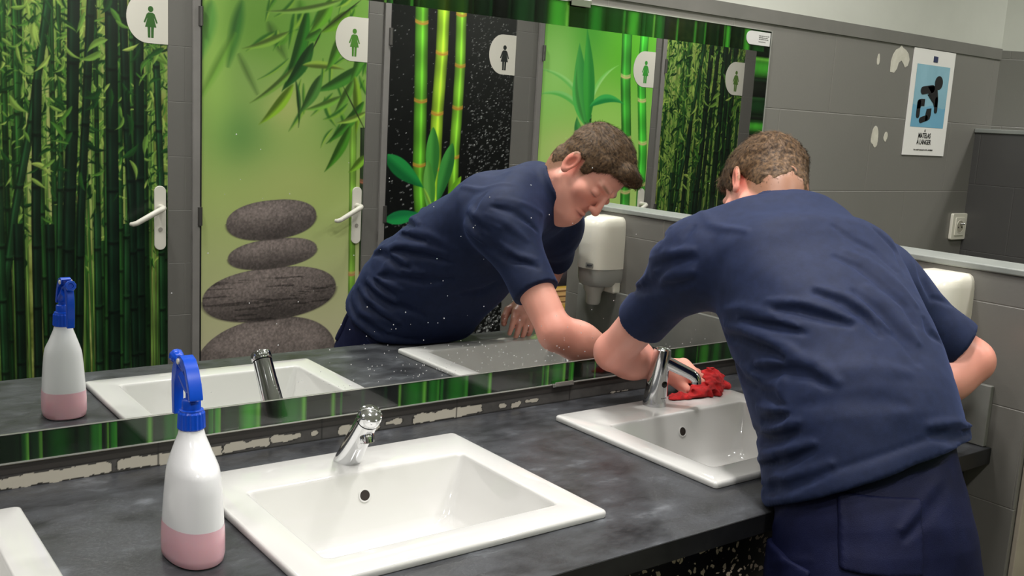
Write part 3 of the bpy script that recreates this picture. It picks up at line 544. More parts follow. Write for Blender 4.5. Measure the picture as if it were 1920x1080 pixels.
# spray bottle: oval body with a sloping back, blue trigger head
bx,by=-.0825,-.362
sb=empty('spray_bottle',(bx,by,H),'spray bottle with blue trigger head and pink liquid, left of the middle basin','spray bottle')
m_pe=mat('milky_plastic',(250,250,252),.2,Transmission_Weight=.15,IOR=1.46,Subsurface_Weight=.3);m_pe.node_tree.nodes['Principled BSDF'].inputs['Subsurface Radius'].default_value=(.02,.02,.02)
prof=[(0,.0365,-.062,.033),(.003,.0395,-.065,.0365),(.012,.041,-.0665,.0375),(.035,.041,-.066,.0365),(.07,.039,-.064,.0345),(.100,.0368,-.0625,.032),(.122,.0345,-.060,.0300),(.130,.0330,-.0565,.0292),(.138,.0305,-.047,.028),(.148,.0268,-.035,.0255),(.160,.0225,-.0255,.022),(.170,.0186,-.019,.0178),(.178,.0168,-.0165,.016),(.183,.0155,-.0152,.0150)]
def obody(b,prof,n=48):
    rg=[]
    for z,a,yb,yf in prof:
        rg.append([(bx+a*.95*math.copysign(abs(math.cos(t))**.88,math.cos(t)),by+(yf if math.sin(t)>0 else -yb)*math.copysign(abs(math.sin(t))**.88,math.sin(t)),H+.001+z) for t in [2*PI*i/n for i in range(n)]])
    return loft(b,rg)
b=BM();obody(b,prof);obj('bottle_body',b,m_pe,sb)
b=BM();obody(b,[(z,a+.0004,y-.0004,f+.0004) for z,a,y,f in [(.0008,.0373,-.063,.034)]+prof[1:4]+[(.052,.0401,-.0651,.0357)]])
bmesh.ops.delete(b,geom=[f for f in b.faces if len(f.verts)>4],context='FACES_ONLY')
obj('pink_liquid',b,mat('liquid_through_plastic',(236,186,196),.22,Subsurface_Weight=.3),sb)
m_blue=mat('blue_plastic',(10,74,196),.25)
b=BM();n=72;rg=[]
for z,ra in ((.1795,.0166),(.1815,.0178),(.202,.0170),(.2045,.0158)):
    rg.append([(bx+(ra+(.0009 if (i//2)%2 else 0)*(z in(.1815,.202)))*math.cos(2*PI*i/n),by+(ra+(.0009 if (i//2)%2 else 0)*(z in(.1815,.202)))*math.sin(2*PI*i/n),H+z) for i in range(n)])
loft(b,rg);obj('screw_collar',b,m_blue,sb,smooth=False)
b=BM();lathe(b,[(.0155,.203),(.0158,.2065),(.0126,.2075),(.0123,.219),(.011,.2205),(.0078,.2215),(.0078,.2285)],(bx,by,H),32);hd=obj('trigger_head',b,m_blue,sb)
def side(pts,w,name,par,dx=0,bev=.0012):
    b=BM();prism(b,[(by+y*.95,H+.2045+(z-.2045)*.84) for y,z in pts],0,bx+dx-w/2,bx+dx+w/2);return obj(name,b,m_blue,par,bevel=bev)
for s_ in (-1,1): side([(.034,.2855),(.026,.2885),(.012,.283),(.004,.270),(.010,.266),(.022,.276),(.031,.277)],.0022,'shroud_cheek',sb,dx=s_*.0083)
side([(.033,.2875),(.022,.2905),(.008,.286),(-.004,.272),(-.014,.252),(-.020,.232),(-.0205,.226),(-.015,.225),(-.012,.232),(-.005,.250),(.004,.268),(.014,.281),(.024,.2855),(.031,.284)],.0185,'head_shroud',sb,bev=.001)
b=BM();tube(b,[(bx,by-.006,H+0.2310),(bx,by+.006,H+0.2368),(bx,by+.026,H+0.2486)],[.0085,.0095,.0095],22);obj('pump_barrel',b,m_blue,sb)
b=BM();tube(b,[(bx,by+.0,H+0.2242),(bx,by+.0,H+0.2377)],[.0075,.0075],18);obj('dip_neck',b,m_blue,sb)
b=BM();tube(b,[(bx,by+.004,H+0.2444),(bx,by+.018,H+0.2562),(bx,by+.052,H+0.2646)],[.006,.0065,.0065],18);obj('outlet_pipe',b,m_blue,sb)
side([(.043,.275),(.056,.275),(.065,.256),(.067,.236),(.066,.208),(.063,.182),(.052,.183),(.0535,.208),(.053,.236),(.046,.256)],.0135,'trigger_lever',sb,bev=.0015)
b=BM();rg=[]
q_=Vector((0,0,1)).rotation_difference(Vector((0,.93,.22)).normalized());c_=Vector((bx,by+.050,H+0.2641))
for h_,ra in ((0,.0068),(.002,.0082),(.013,.0098),(.0155,.0088),(.0155,.005),(.013,.004)): rg.append([c_+q_@Vector(((ra+(.0005 if (i//2)%2 and 0<h_<.015 else 0))*math.cos(2*PI*i/40),(ra+(.0005 if (i//2)%2 and 0<h_<.015 else 0))*math.sin(2*PI*i/40),h_)) for i in range(40)])
loft(b,rg);obj('nozzle',b,m_blue,sb)
for sgn in (-1,1):
    b=BM();lathe(b,[(.0042,0),(.0042,.0018),(.003,.0026)],(bx+sgn*.0093,by+.024,H+0.2683),16,ax=(sgn,0,0));obj('pivot_pin',b,m_white,sb)
# soap dispenser on the half wall
dy,dz=-.537,H+.213
sd_=empty('soap_dispenser',(PX,dy,dz),'white soap dispenser with a clear lower window on the half wall','soap dispenser')
m_dis=mat('ivory_plastic',(226,222,208),.25)
def dprof(z,sc_=1.): 
    return [(PX-x,dy+y*sc_,z) for x,y in [(0,-.052)]+[(.055+.045*math.cos(a),.052*math.sin(a)*-1) for a in np.linspace(PI/2*.999,-PI/2*.999,20)]+[(0,.052)]]
def dring(z,kx,ky):
    o=[]
    for i in range(32):
        a=-PI/2+PI*i/31;o.append((PX-.0-(.03+.075*kx*max(0,math.cos(a))**.6) if 0<i<31 else PX-.0005,dy-.056*ky*math.copysign(abs(math.sin(a))**.7,math.sin(a)),z))
    return o
top=H+.352
b=BM();loft(b,[dring(z,k,k2) for z,k,k2 in ((top-.152,1,1),(top-.08,.99,1),(top-.03,.95,.98),(top-.014,.88,.94),(top-.005,.74,.86),(top,.55,.72))],True,True);obj('cover',b,m_dis,sd_,ang=50)
m_win=mat('smoky_window',(196,196,190),.15,Transmission_Weight=.35,IOR=1.4)
b=BM();loft(b,[dring(z,k,k2) for z,k,k2 in ((top-.205,.80,.80),(top-.198,.90,.9),(top-.185,.95,.97),(top-.153,.97,.985))]);obj('clear_window',b,m_win,sd_,ang=50)
b=BM();box(b,PX-.03,PX-.0005,dy-.052,dy+.052,top-.225,top-.10);obj('back_plate',b,m_dis,sd_,bevel=.006)
b=BM();lathe(b,[(.032,0),(.031,-.012),(.024,-.024),(.022,-.052),(.018,-.058),(.012,-.059)],(PX-.060,dy,top-.203),28);obj('nozzle',b,mat('frosted_nozzle',(205,202,192),.25,Transmission_Weight=.15),sd_)
b=BM();lathe(b,[(.028,-.17),(.038,-.15),(.04,-.05),(.036,-.02)],(PX-.055,dy,top-.03),28);obj('soap_bag',b,mat('soap_bag',(196,196,190),.4),sd_)
b=text_bm('TORK',.0085,(PX-.1056,dy+.024,top-.144),(0,-1,0),(0,0,1),bold=.0004);obj('maker_mark',b,mat('mark_grey',(70,74,80),.5),sd_,smooth=False)
b=BM();prism(b,rrect(dy+.024,top-.141,.034,.015,.003,3),0,PX-.1054,PX-.1046);obj('badge',b,mat('badge_grey',(168,168,160),.4),sd_,smooth=False)
# power socket
q=at(1794,424,1,0);px_,pz_=q[0]-.003,q[2]
ps=empty('power_socket',(px_,0,pz_),'white wall socket beside the dark alcove wall','socket')
b=BM();prism(b,rrect(px_,pz_,.082,.082,.006),1,-.010,0);obj('socket_plate',b,m_dis,ps,bevel=.002)
b=BM();prism(b,rrect(px_,pz_,.052,.056,.004),1,-.0125,-.0098);obj('socket_insert',b,m_dis,ps,bevel=.001)
b=BM();lathe(b,[(.0205,.0),(.0205,.0012),(.0185,.0012),(.018,-.010)],(px_,-.0122,pz_),32,ax=(0,-1,0),cap=False);obj('socket_rim',b,m_dis,ps)
b=BM();lathe(b,[(.0182,0),(.0182,.0006)],(px_,-.0124,pz_),32,ax=(0,-1,0));obj('socket_well',b,mat('socket_shade',(176,170,154),.4),ps)
b=BM()
for sx_ in (-.0095,.0095): lathe(b,[(.0026,0),(.0026,.0006)],(px_+sx_,-.0130,pz_-.002),14,ax=(0,-1,0))
obj('pin_holes',b,m_black,ps);b=BM();lathe(b,[(.0024,0),(.0024,.012),(.001,.014)],(px_,-.0128,pz_+.009),14,ax=(0,-1,0));obj('earth_pin',b,m_chrome,ps)
# poster
q0,q1,q2,q3=[at(x,y,1,0) for x,y in ((1713,88),(1790,100),(1768,293),(1691,291))]
XA,XB=2.100,2.316;ZA,ZC=H+.579,H+.880
b=BM();box(b,XA,XB,-.003,-.0005,ZA,ZC);po=tag(obj('poster',b,mat('poster_white',(222,220,216),.3),smooth=False),'white poster with a crawling baby on blue, on the grey wall','poster')
PP=Print(XA+.022,XB-.022,ZA+.081,ZC-.043,.0015,(130,172,188));n=vnoise(PP.X,PP.Z,14,6,2,4);PP.im[:]+=((n-.5)*26)[...,None];tt=(PP.Z-ZA-.081)/(ZC-.043-ZA-.081);PP.blend((tt<.34+.02*np.sin(PP.X*60))*.5,(84,150,188))
PP.sheet('blue_panel',lambda X,Z:np.stack([X,np.full(X.shape,-.0034),Z],1),attr_mat('poster_print',rough=.25),po)
W_=XB-XA;Lx=lambda u:XA+u*W_;Lz=lambda v:ZC-v*(ZC-ZA)
def ppoly(pts,name,m,y0=-.0042,par=po):
    b=BM()
    for pl in pts: prism(b,[(Lx(u),Lz(v)) for u,v in pl],1,y0,y0+.0009)
    return obj(name,b,m,par,smooth=False)
m_ink=mat('poster_ink',(18,18,20),.35)
ell=lambda cu,cv,ru,rv,n=28:[(cu+ru*math.cos(2*PI*i/n),cv+rv*math.sin(2*PI*i/n)) for i in range(n)]
def cap(u0,v0,u1,v1,r_):   # thick round-ended stroke (aspect corrected)
    k=(ZC-ZA)/W_;a=math.atan2((v1-v0)*k,u1-u0);o=[]
    for i in range(9): t=a+PI/2+PI*i/8;o.append((u0+r_*math.cos(t),v0+r_*math.sin(t)/k))
    for i in range(9): t=a-PI/2+PI*i/8;o.append((u1+r_*math.cos(t),v1+r_*math.sin(t)/k))
    return o
ppoly([ell(.66,.30,.095,.066)],'baby_head',m_ink)
ppoly([cap(.30,.385,.52,.362,.052),[(.40,.345),(.56,.330),(.645,.37),(.68,.44),(.685,.53),(.61,.53),(.585,.50),(.42,.42),(.50,.40)],cap(.65,.46,.66,.565,.036)],'baby_body',m_ink,y0=-.0046)
ppoly([[(.44,.405),(.62,.40),(.60,.50)]],'baby_chest',m_ink,y0=-.005)
ppoly([cap(.245,.50,.245,.62,.04),[(.205,.50),(.23,.475),(.28,.465),(.375,.463),(.375,.53),(.30,.532),(.285,.555),(.205,.56)]],'baby_thigh',m_ink)
ppoly([cap(.33,.665,.45,.642,.04),[(.445,.555),(.555,.545),(.555,.61),(.535,.65),(.48,.668),(.43,.672),(.43,.60)]],'baby_shin',m_ink)
ppoly([[(.47,.055),(.57,.058),(.57,.112),(.47,.11)]],'logo_square',mat('logo_navy',(36,44,84),.4))
for s,v,sz,bo_,xs_ in (('LE',.772,.009,0,.8),('MATELAS',.832,.0205,.0002,.76),('À LANGER',.893,.0205,.0002,.76)):
    b=text_bm(s,sz,(Lx(.47),-.0034,Lz(v)),(1,0,0),(0,0,1),depth=.0005,bold=bo_,xs=xs_);obj('lettering',b,m_ink,po,smooth=False)
b=BM();u_=Lx(.25);rk=random.Random(6)
for wl in (3,6,9,2,2,1,2,6):                # the small line at the foot of the poster is only legible as strokes
    for k_ in range(wl): box(b,u_,u_+.0018,-.0040,-.0032,Lz(.952),Lz(.952)+rk.choice([.0026,.0026,.0036]));u_+=.0027
    u_+=.0022
obj('small_print',b,mat('small_print_ink',(70,68,66),.4),po,smooth=False)
# ceiling downlights, some of them added to fill the wiped basin and the doors
LTXT=['round ceiling downlight above the left basin','round ceiling downlight above the middle basin','round ceiling downlight above the basin being wiped','round ceiling fill lamp added close to the mirror wall to brighten the wiped basin','round ceiling downlight just beyond the half wall','round ceiling downlight above the dark alcove wall','round ceiling fill lamp added to light the bamboo forest and stones doors','round ceiling fill lamp added to light the raindrops door','round ceiling fill lamp added to light the furthest bamboo forest door','round ceiling downlight at the far left of the door wall']
for k,(lx,ly,pw) in enumerate(LIGHTS):
    t=empty('ceiling_downlight',(lx,ly,CEIL),LTXT[k],'ceiling light','ceiling downlights')
    b=BM();lathe(b,[(.085,0),(.105,0),(.105,-.006),(.085,-.008)],(lx,ly,CEIL),32,cap=False);obj('trim_ring',b,m_white,t)
# red cloth: a crumpled wad under the hand
# ================================================================ distance-field modelling of the figure
V=lambda *a: np.array(a,float)
def nrm(v): return v/np.linalg.norm(v)
def sdf_cone(P,a,b,ra,rb):
    a=V(*a);b=V(*b);ba=b-a;L2=ba@ba
    t=np.clip(((P-a)@ba)/L2,0,1)
    return np.linalg.norm(P-a-t[:,None]*ba,axis=1)-(ra+(rb-ra)*t)
def sdf_ell(P,c,rad,ax=None):
    q=P-V(*c)
    if ax is not None: q=q@np.array(ax).T      # rows of ax: local axes
    rad=V(*rad);k0=np.linalg.norm(q/rad,axis=1);k1=np.linalg.norm(q/rad**2,axis=1)
    return k0*(k0-1)/np.maximum(k1,1e-9)
def smin(a,b,k):
    h=np.clip(.5+.5*(b-a)/k,0,1);return b*(1-h)+a*h-k*h*(1-h)
def smax(a,b,k): return -smin(-a,-b,k)
def sdf_sweep(P,pts,A,B,lat,cap=.06,ex=2.3):
    """elliptic tube through pts; A half widths along lat, B half depths"""
    pts=np.array(pts,float);A=np.array(A);B=np.array(B);n=len(pts)
    # parameter: blend by nearest segment
    best=np.full(len(P),1e9);T=np.zeros(len(P));AX=np.zeros(len(P))
    for i in range(n-1):
        ba=pts[i+1]-pts[i];L=np.linalg.norm(ba);u=(P-pts[i])@ba/L**2;t=np.clip(u,0,1)
        # distance with planes
        dd=np.linalg.norm(P-pts[i]-t[:,None]*ba,axis=1);m=dd<best
        best[m]=dd[m];T[m]=i+t[m]
        e=np.where((i==0)&(u<0),u*L,np.where((i==n-2)&(u>1),(u-1)*L,0.));AX[m]=e[m]
    i=np.minimum(T.astype(int),n-2);f=T-i
    f2=f
    c=pts[i]*(1-f)[:,None]+pts[i+1]*f[:,None]
    sm=f*f*(3-2*f)
    a=A[i]*(1-sm)+A[i+1]*sm;b=B[i]*(1-sm)+B[i+1]*sm
    tan=np.gradient(pts,axis=0);tan/=np.linalg.norm(tan,axis=1)[:,None]
    tg=tan[i]*(1-f)[:,None]+tan[i+1]*f[:,None];tg/=np.linalg.norm(tg,axis=1)[:,None]
    la=lat-(tg@lat)[:,None]*tg;la/=np.linalg.norm(la,axis=1)[:,None]
    nn=np.cross(tg,la);q=P-c
    l=np.abs((q*la).sum(1));w=np.abs((q*nn).sum(1));x=np.abs(AX)
    k=((l/a)**ex+(w/b)**ex+(x/cap)**ex)**(1/ex)
    return (k-1)*np.minimum(a,b)*.9
def hashn(ix,iy,iz,s):
    h=(ix*374761393+iy*668265263+iz*2147483647*3+s*974634777)&0xffffffff
    h=((h^(h>>13))*1274126177)&0xffffffff
    return ((h^(h>>16))&0xffff)/65535.
def noise(P,sc,s=0):
    q=P*sc;i=np.floor(q).astype(np.int64);f=q-i;f=f*f*(3-2*f);r=0
    for a in (0,1):
        for b in (0,1):
            for c in (0,1):
                r=r+hashn(i[:,0]+a,i[:,1]+b,i[:,2]+c,s)*(f[:,0] if a else 1-f[:,0])*(f[:,1] if b else 1-f[:,1])*(f[:,2] if c else 1-f[:,2])
    return r*2-1
def axis(segs):
    out=[segs[0][0]]
    for lo,hi,h in segs:
        n=max(1,int(round((hi-lo)/h)));out+=list(lo+(hi-lo)*np.arange(1,n+1)/n)
    return np.array(out)
def nets(fn,X,Y,Z):
    """surface nets on a rectilinear grid; returns verts, quads"""
    nx,ny,nz=len(X),len(Y),len(Z);bs=8
    D=np.ones((nx,ny,nz),np.float32)
    bx,by,bz=[np.arange(0,n,bs) for n in (nx,ny,nz)]
    ctr=lambda A,b:(A[b]+A[np.minimum(b+bs,len(A)-1)])/2
    hw=lambda A,b:(A[np.minimum(b+bs,len(A)-1)]-A[b])/2
    G=np.stack(np.meshgrid(ctr(X,bx),ctr(Y,by),ctr(Z,bz),indexing='ij'),-1).reshape(-1,3)
    H=np.stack(np.meshgrid(hw(X,bx),hw(Y,by),hw(Z,bz),indexing='ij'),-1).reshape(-1,3)
    c=fn(G);near=np.abs(c)<np.linalg.norm(H,axis=1)*1.5+.02
    sh=(len(bx),len(by),len(bz));cs=c.reshape(sh)
    D[:]=np.repeat(np.repeat(np.repeat(np.sign(cs),bs,0),bs,1),bs,2)[:nx,:ny,:nz]
    idx=np.argwhere(near.reshape(sh))
    for k0 in range(0,len(idx),400):
        pts=[];sl=[]
        for i,j,k in idx[k0:k0+400]:
            s=(slice(i*bs,min(i*bs+bs,nx)),slice(j*bs,min(j*bs+bs,ny)),slice(k*bs,min(k*bs+bs,nz)))
            g=np.stack(np.meshgrid(X[s[0]],Y[s[1]],Z[s[2]],indexing='ij'),-1);sl.append((s,g.shape[:3]));pts.append(g.reshape(-1,3))
        d=fn(np.concatenate(pts));o=0
        for s,shp in sl:
            n=int(np.prod(shp));D[s]=d[o:o+n].reshape(shp);o+=n
    D[D==0]=1e-9
    S=D<0
    m=np.zeros((nx-1,ny-1,nz-1),int)
    for a in (0,1):
        for b in (0,1):
            for cc in (0,1): m+=S[a:nx-1+a,b:ny-1+b,cc:nz-1+cc]
    act=np.argwhere((m>0)&(m<8));vid=np.full(m.shape,-1,int);vid[tuple(act.T)]=np.arange(len(act))
    acc=np.zeros((len(act),3));cnt=np.zeros(len(act));i,j,k=act.T;AX=(X,Y,Z)
    for ax in range(3):
        o1,o2=[q for q in range(3) if q!=ax]
        for a in (0,1):
            for b in (0,1):
                off=[0,0,0];off[o1]=a;off[o2]=b;off2=list(off);off2[ax]=1
                p=(i+off[0],j+off[1],k+off[2]);q=(i+off2[0],j+off2[1],k+off2[2])
                d0=D[p];d1=D[q];cr=(d0<0)!=(d1<0);t=np.where(cr,d0/(d0-d1+1e-20),0)
                c0=np.stack([X[p[0]],Y[p[1]],Z[p[2]]],1);c1=np.stack([X[q[0]],Y[q[1]],Z[q[2]]],1)
                acc+=np.where(cr[:,None],c0+(c1-c0)*t[:,None],0);cnt+=cr
    verts=acc/cnt[:,None];quads=[]
    for ax in range(3):
        o1,o2=[(1,2),(2,0),(0,1)][ax]
        sl0=[slice(None)]*3;sl1=[slice(None)]*3;sl0[ax]=slice(0,-1);sl1[ax]=slice(1,None)
        A=S[tuple(sl0)];B=S[tuple(sl1)]
        e=np.argwhere(A!=B)
        e=e[(e[:,o1]>0)&(e[:,o2]>0)&(e[:,o1]<[nx,ny,nz][o1]-1)&(e[:,o2]<[nx,ny,nz][o2]-1)]
        def g(d1,d2):
            q=e.copy();q[:,o1]-=d1;q[:,o2]-=d2;return vid[tuple(q.T)]
        qd=np.stack([g(1,1),g(0,1),g(0,0),g(1,0)],1)
        fl=~A[tuple(e.T)]
        qd[fl]=qd[fl][:,::-1];quads.append(qd)
    Q=np.concatenate(quads);Q=Q[(Q>=0).all(1)]
    return verts,Q,None
F=nrm(V(.50,.86,0));R=nrm(V(.86,-.50,-.05))
SP=[(.90,-.81,-.14),(.905,-.785,.0),(.932,-.718,.127),(.985,-.62,.24),(1.04,-.495,.36),(1.085,-.40,.42)]
SA=[.165,.165,.16,.17,.18,.15]
SB=[.14,.15,.155,.145,.12,.085]
LS=(.925,-.322,.358);LE=(.932,-.105,.132);LW=(1.12,-.078,.064)
RS=(1.248,-.52,.328);RE=(1.370,-.667,.197);RW=(1.228,-.61,.092)
HO=V(1.1575,-.286,.497);HB=np.array([[.863,-.3625,-.3519],[-.0011,.6951,-.7189],[.5052,.6208,.5995]])
NB=(1.105,-.365,.44)
def hl(s,f,u): return HO+V(s,f,u)@HB
def torso(P,inf=0.,ex=2.3):
    d=sdf_sweep(P,SP,np.array(SA)+inf,np.array(SB)+inf,R,ex=ex)
    d=smin(d,sdf_cone(P,LS,(1.09,-.425,.41),.058+inf,.07+inf),.05)
    d=smin(d,sdf_cone(P,RS,(1.09,-.425,.41),.058+inf,.07+inf),.05)
    return d
HEM=V(.905,-.78,.085);HEMN=nrm(V(-.10,.56,1.))
FOLDS=[([(0.963,-0.613,0.413),(0.981,-0.65,0.399),(0.987,-0.701,0.37),(0.999,-0.735,0.345),(0.993,-0.758,0.319)],0.009,-0.013),
([(0.993,-0.613,0.421),(1.011,-0.647,0.407),(1.023,-0.696,0.377),(1.029,-0.734,0.344)],0.012,0.006),
([(1.017,-0.566,0.459),(1.028,-0.602,0.438),(1.053,-0.631,0.421),(1.059,-0.673,0.391)],0.008,-0.006),
([(1.107,-0.588,0.456),(1.131,-0.623,0.419),(1.083,-0.681,0.381)],0.009,-0.006),
([(0.875,-0.641,0.358),(0.897,-0.685,0.347),(0.911,-0.719,0.328),(0.911,-0.749,0.304)],0.008,-0.009),
([(0.885,-0.637,0.367),(0.909,-0.679,0.357),(0.923,-0.719,0.335),(0.934,-0.751,0.312)],0.01,0.007),
([(0.833,-0.595,0.325),(0.844,-0.637,0.33),(0.862,-0.679,0.324),(0.882,-0.712,0.316)],0.009,-0.014),
([(0.839,-0.577,0.336),(0.851,-0.631,0.341),(0.87,-0.676,0.334),(0.891,-0.709,0.325)],0.009,0.007),
([(0.832,-0.529,0.295),(0.822,-0.607,0.299),(0.829,-0.662,0.297)],0.008,-0.012),
([(0.836,-0.517,0.295),(0.824,-0.601,0.307),(0.831,-0.649,0.307)],0.007,0.006),
([(0.834,-0.525,0.277),(0.815,-0.589,0.277),(0.809,-0.649,0.27),(0.809,-0.673,0.263)],0.009,0.01),
([(0.836,-0.523,0.253),(0.81,-0.597,0.258),(0.803,-0.649,0.253)],0.01,-0.013),
([(0.815,-0.577,0.217),(0.801,-0.619,0.223),(0.798,-0.667,0.239),(0.799,-0.703,0.24),(0.799,-0.739,0.231)],0.012,-0.009),
([(0.811,-0.588,0.229),(0.803,-0.649,0.253),(0.81,-0.707,0.256),(0.809,-0.75,0.239)],0.014,0.007),
([(0.929,-0.683,0.364),(0.938,-0.729,0.333),(0.945,-0.775,0.296),(0.939,-0.804,0.27)],0.013,-0.006),
([(0.957,-0.689,0.37),(0.963,-0.742,0.328),(0.969,-0.781,0.295)],0.015,0.006),
([(0.803,-0.608,0.187),(0.789,-0.643,0.187),(0.777,-0.685,0.181)],0.01,-0.008),
([(0.798,-0.622,0.139),(0.779,-0.662,0.157),(0.774,-0.689,0.171)],0.01,-0.014),
([(0.808,-0.601,0.157),(0.783,-0.655,0.169),(0.777,-0.685,0.181)],0.009,0.008),
([(0.799,-0.623,0.103),(0.77,-0.685,0.133),(0.766,-0.715,0.151)],0.011,-0.015),
([(0.801,-0.619,0.121),(0.772,-0.685,0.151),(0.769,-0.715,0.169)],0.01,0.01),
([(0.796,-0.63,0.067),(0.758,-0.709,0.103),(0.761,-0.751,0.133)],0.009,-0.01),
([(0.797,-0.627,0.085),(0.761,-0.709,0.121),(0.764,-0.751,0.145)],0.01,0.01),
([(0.795,-0.637,0.037),(0.751,-0.721,0.08),(0.763,-0.787,0.123)],0.01,0.008),
([(0.782,-0.649,0.025),(0.743,-0.727,0.067),(0.749,-0.781,0.101)],0.008,-0.008),
([(0.798,-0.655,0.239),(0.786,-0.662,0.197),(0.771,-0.697,0.163)],0.012,0.005),
([(0.891,-0.871,0.175),(0.933,-0.885,0.17),(1.015,-0.868,0.161)],0.012,-0.014),
([(0.891,-0.863,0.187),(0.945,-0.874,0.184),(1.017,-0.864,0.169)],0.01,0.008),
([(0.851,-0.283,0.349),(0.841,-0.343,0.367),(0.855,-0.385,0.379)],0.01,-0.008),
([(0.866,-0.259,0.361),(0.844,-0.337,0.385),(0.858,-0.377,0.395)],0.01,0.007),
([(0.873,-0.229,0.289),(0.852,-0.325,0.315),(0.855,-0.385,0.337)],0.01,-0.007),
([(0.873,-0.235,0.307),(0.844,-0.331,0.337),(0.852,-0.388,0.355)],0.01,0.007),
([(0.883,-0.349,0.435),(0.859,-0.349,0.411),(0.845,-0.337,0.39)],0.009,-0.006),
([(1.275,-0.573,0.393),(1.257,-0.607,0.361),(1.263,-0.628,0.321)],0.009,-0.01),
([(1.269,-0.628,0.322),(1.337,-0.634,0.304),(1.355,-0.652,0.286)],0.008,-0.005),
([(1.029,-0.755,0.323),(1.023,-0.771,0.303),(1.061,-0.771,0.285)],0.009,-0.008),
([(0.807,-0.721,0.247),(0.847,-0.771,0.261),(0.903,-0.809,0.257)],0.02,0.004),
([(0.777,-0.709,0.193),(0.807,-0.781,0.217),(0.867,-0.835,0.217)],0.02,-0.003),
([(0.81,-0.619,0.273),(0.83,-0.535,0.277),(0.858,-0.471,0.271)],0.01,0.008),
([(0.804,-0.631,0.255),(0.83,-0.535,0.259),(0.869,-0.465,0.247)],0.01,-0.009),
([(0.806,-0.601,0.211),(0.834,-0.538,0.211)],0.009,0.008),
([(0.801,-0.613,0.187),(0.836,-0.541,0.187),(0.879,-0.479,0.204)],0.01,-0.01),
([(0.772,-0.673,0.097),(0.812,-0.612,0.067)],0.01,0.01),
([(0.776,-0.667,0.121),(0.814,-0.601,0.109),(0.855,-0.565,0.091)],0.01,-0.01),
([(0.755,-0.697,0.061),(0.769,-0.666,0.037)],0.01,-0.009),
([(0.852,-0.298,0.388),(0.881,-0.249,0.372),(0.915,-0.216,0.337)],0.01,0.006),
([(0.846,-0.307,0.337),(0.857,-0.277,0.313),(0.867,-0.247,0.307)],0.01,-0.009),
([(0.84,-0.337,0.361),(0.85,-0.295,0.325),(0.871,-0.236,0.295),(0.915,-0.168,0.278)],0.011,-0.009),
([(0.862,-0.295,0.409),(0.903,-0.251,0.397),(0.954,-0.232,0.358)],0.009,-0.008),
([(0.879,-0.295,0.427),(0.927,-0.262,0.418),(1.003,-0.273,0.391)],0.008,0.006),
([(0.895,-0.469,0.441),(0.9,-0.38,0.442),(0.932,-0.319,0.459)],0.01,0.004),
([(0.865,-0.253,0.325),(0.887,-0.207,0.299),(0.921,-0.182,0.295)],0.009,0.006),
([(0.828,-0.601,0.316),(0.836,-0.523,0.313),(0.88,-0.433,0.283)],0.009,0.006),
([(0.919,-0.484,0.161),(0.975,-0.467,0.167),(1.001,-0.448,0.19)],0.012,-0.008)]
TFOLDS=[([(0.767,-0.799,0.083),(0.756,-0.819,0.039),(0.743,-0.841,-0.023)],0.006,0.004),
([(0.763,-0.787,0.081),(0.753,-0.811,0.037),(0.739,-0.834,-0.03)],0.006,-0.004),
([(0.815,-0.892,0.029),(0.856,-0.899,0.059),(0.928,-0.897,0.102)],0.01,-0.009),
([(0.813,-0.885,0.043),(0.855,-0.89,0.073),(0.921,-0.887,0.119)],0.012,0.006),
([(0.782,-0.672,-0.095),(0.743,-0.734,-0.053),(0.735,-0.787,-0.029)],0.008,0.006),
([(0.78,-0.67,-0.038),(0.757,-0.703,0.013),(0.75,-0.727,0.049)],0.008,0.005)]
def folds(P,FOLDS=FOLDS):
    o=0
    for pts,w,a in FOLDS:
        pts=np.array(pts);best=np.full(len(P),1e9)
        cut=np.linalg.norm(P-pts.mean(0),axis=1)<np.linalg.norm(pts-pts.mean(0),axis=1).max()+4*w
        Q=P[cut];b=np.full(len(Q),1e9);n=len(pts)
        for i in range(n-1):
            ba=pts[i+1]-pts[i];t=np.clip(((Q-pts[i])@ba)/(ba@ba),0,1)
            tt=(i+t)/(n-1);ww=w*(.4+.6*np.sin(np.pi*np.clip(tt,.04,.96)))
            b=np.minimum(b,np.linalg.norm(Q-pts[i]-t[:,None]*ba,axis=1)/ww)
        r=np.zeros(len(P));r[cut]=a*np.exp(-b*b);o=o+r
    return o
def off_counter(P,d,m=.003):
    q=np.stack([P[:,1]+.672+m,m-P[:,2]],1)          # inside the counter block when both are positive
    b=-np.minimum(q[:,0],q[:,1]);return smax(d,-b,.006)
def shirt(P):
    d=torso(P,0.004)
    d=smin(d,sdf_cone(P,(.985,-.66,.10),(1.04,-.54,.24),.105,.10),.05)
    sl=[]
    for s,e,k,r0,r1 in((V(*LS),V(*LE),.64,.060,.056),(V(*RS),V(*RE),.84,.064,.062)):
        h=s+(e-s)*k;dr=nrm(e-s)
        c=smax(sdf_cone(P,s-dr*.01,h+dr*.02,r0,r1),(P-h)@dr,.004)
        d=smin(d,c,.085)
    ax=nrm(V(.045,.075,.05));nb=V(*NB)
    col=smax(sdf_cone(P,nb-ax*.03,nb+ax*.072,.076,.065),(P-nb-ax*.03)@ax,.004)
    d=smin(d,col,.012)
    d=smax(d,-sdf_cone(P,nb-ax*.0,nb+ax*.1,.060,.062),.003)
    dd=(P-HEM)@HEMN
    d=d-.0035*np.exp(-((dd-.012)/.016)**4)+.0022*np.exp(-((dd-.032)/.0035)**2)
    d=smax(d,-dd,.004)
    d=d-folds(P)
    d=d-.0022*noise(P,14,1)-.001*noise(P,34,2)
    return off_counter(P,d)
LEG=[((.835,-.815,-.08),(.83,-.835,-.42),(.83,-.86,-.80)),((.95,-.835,-.08),(.96,-.86,-.42),(.975,-.89,-.80))]
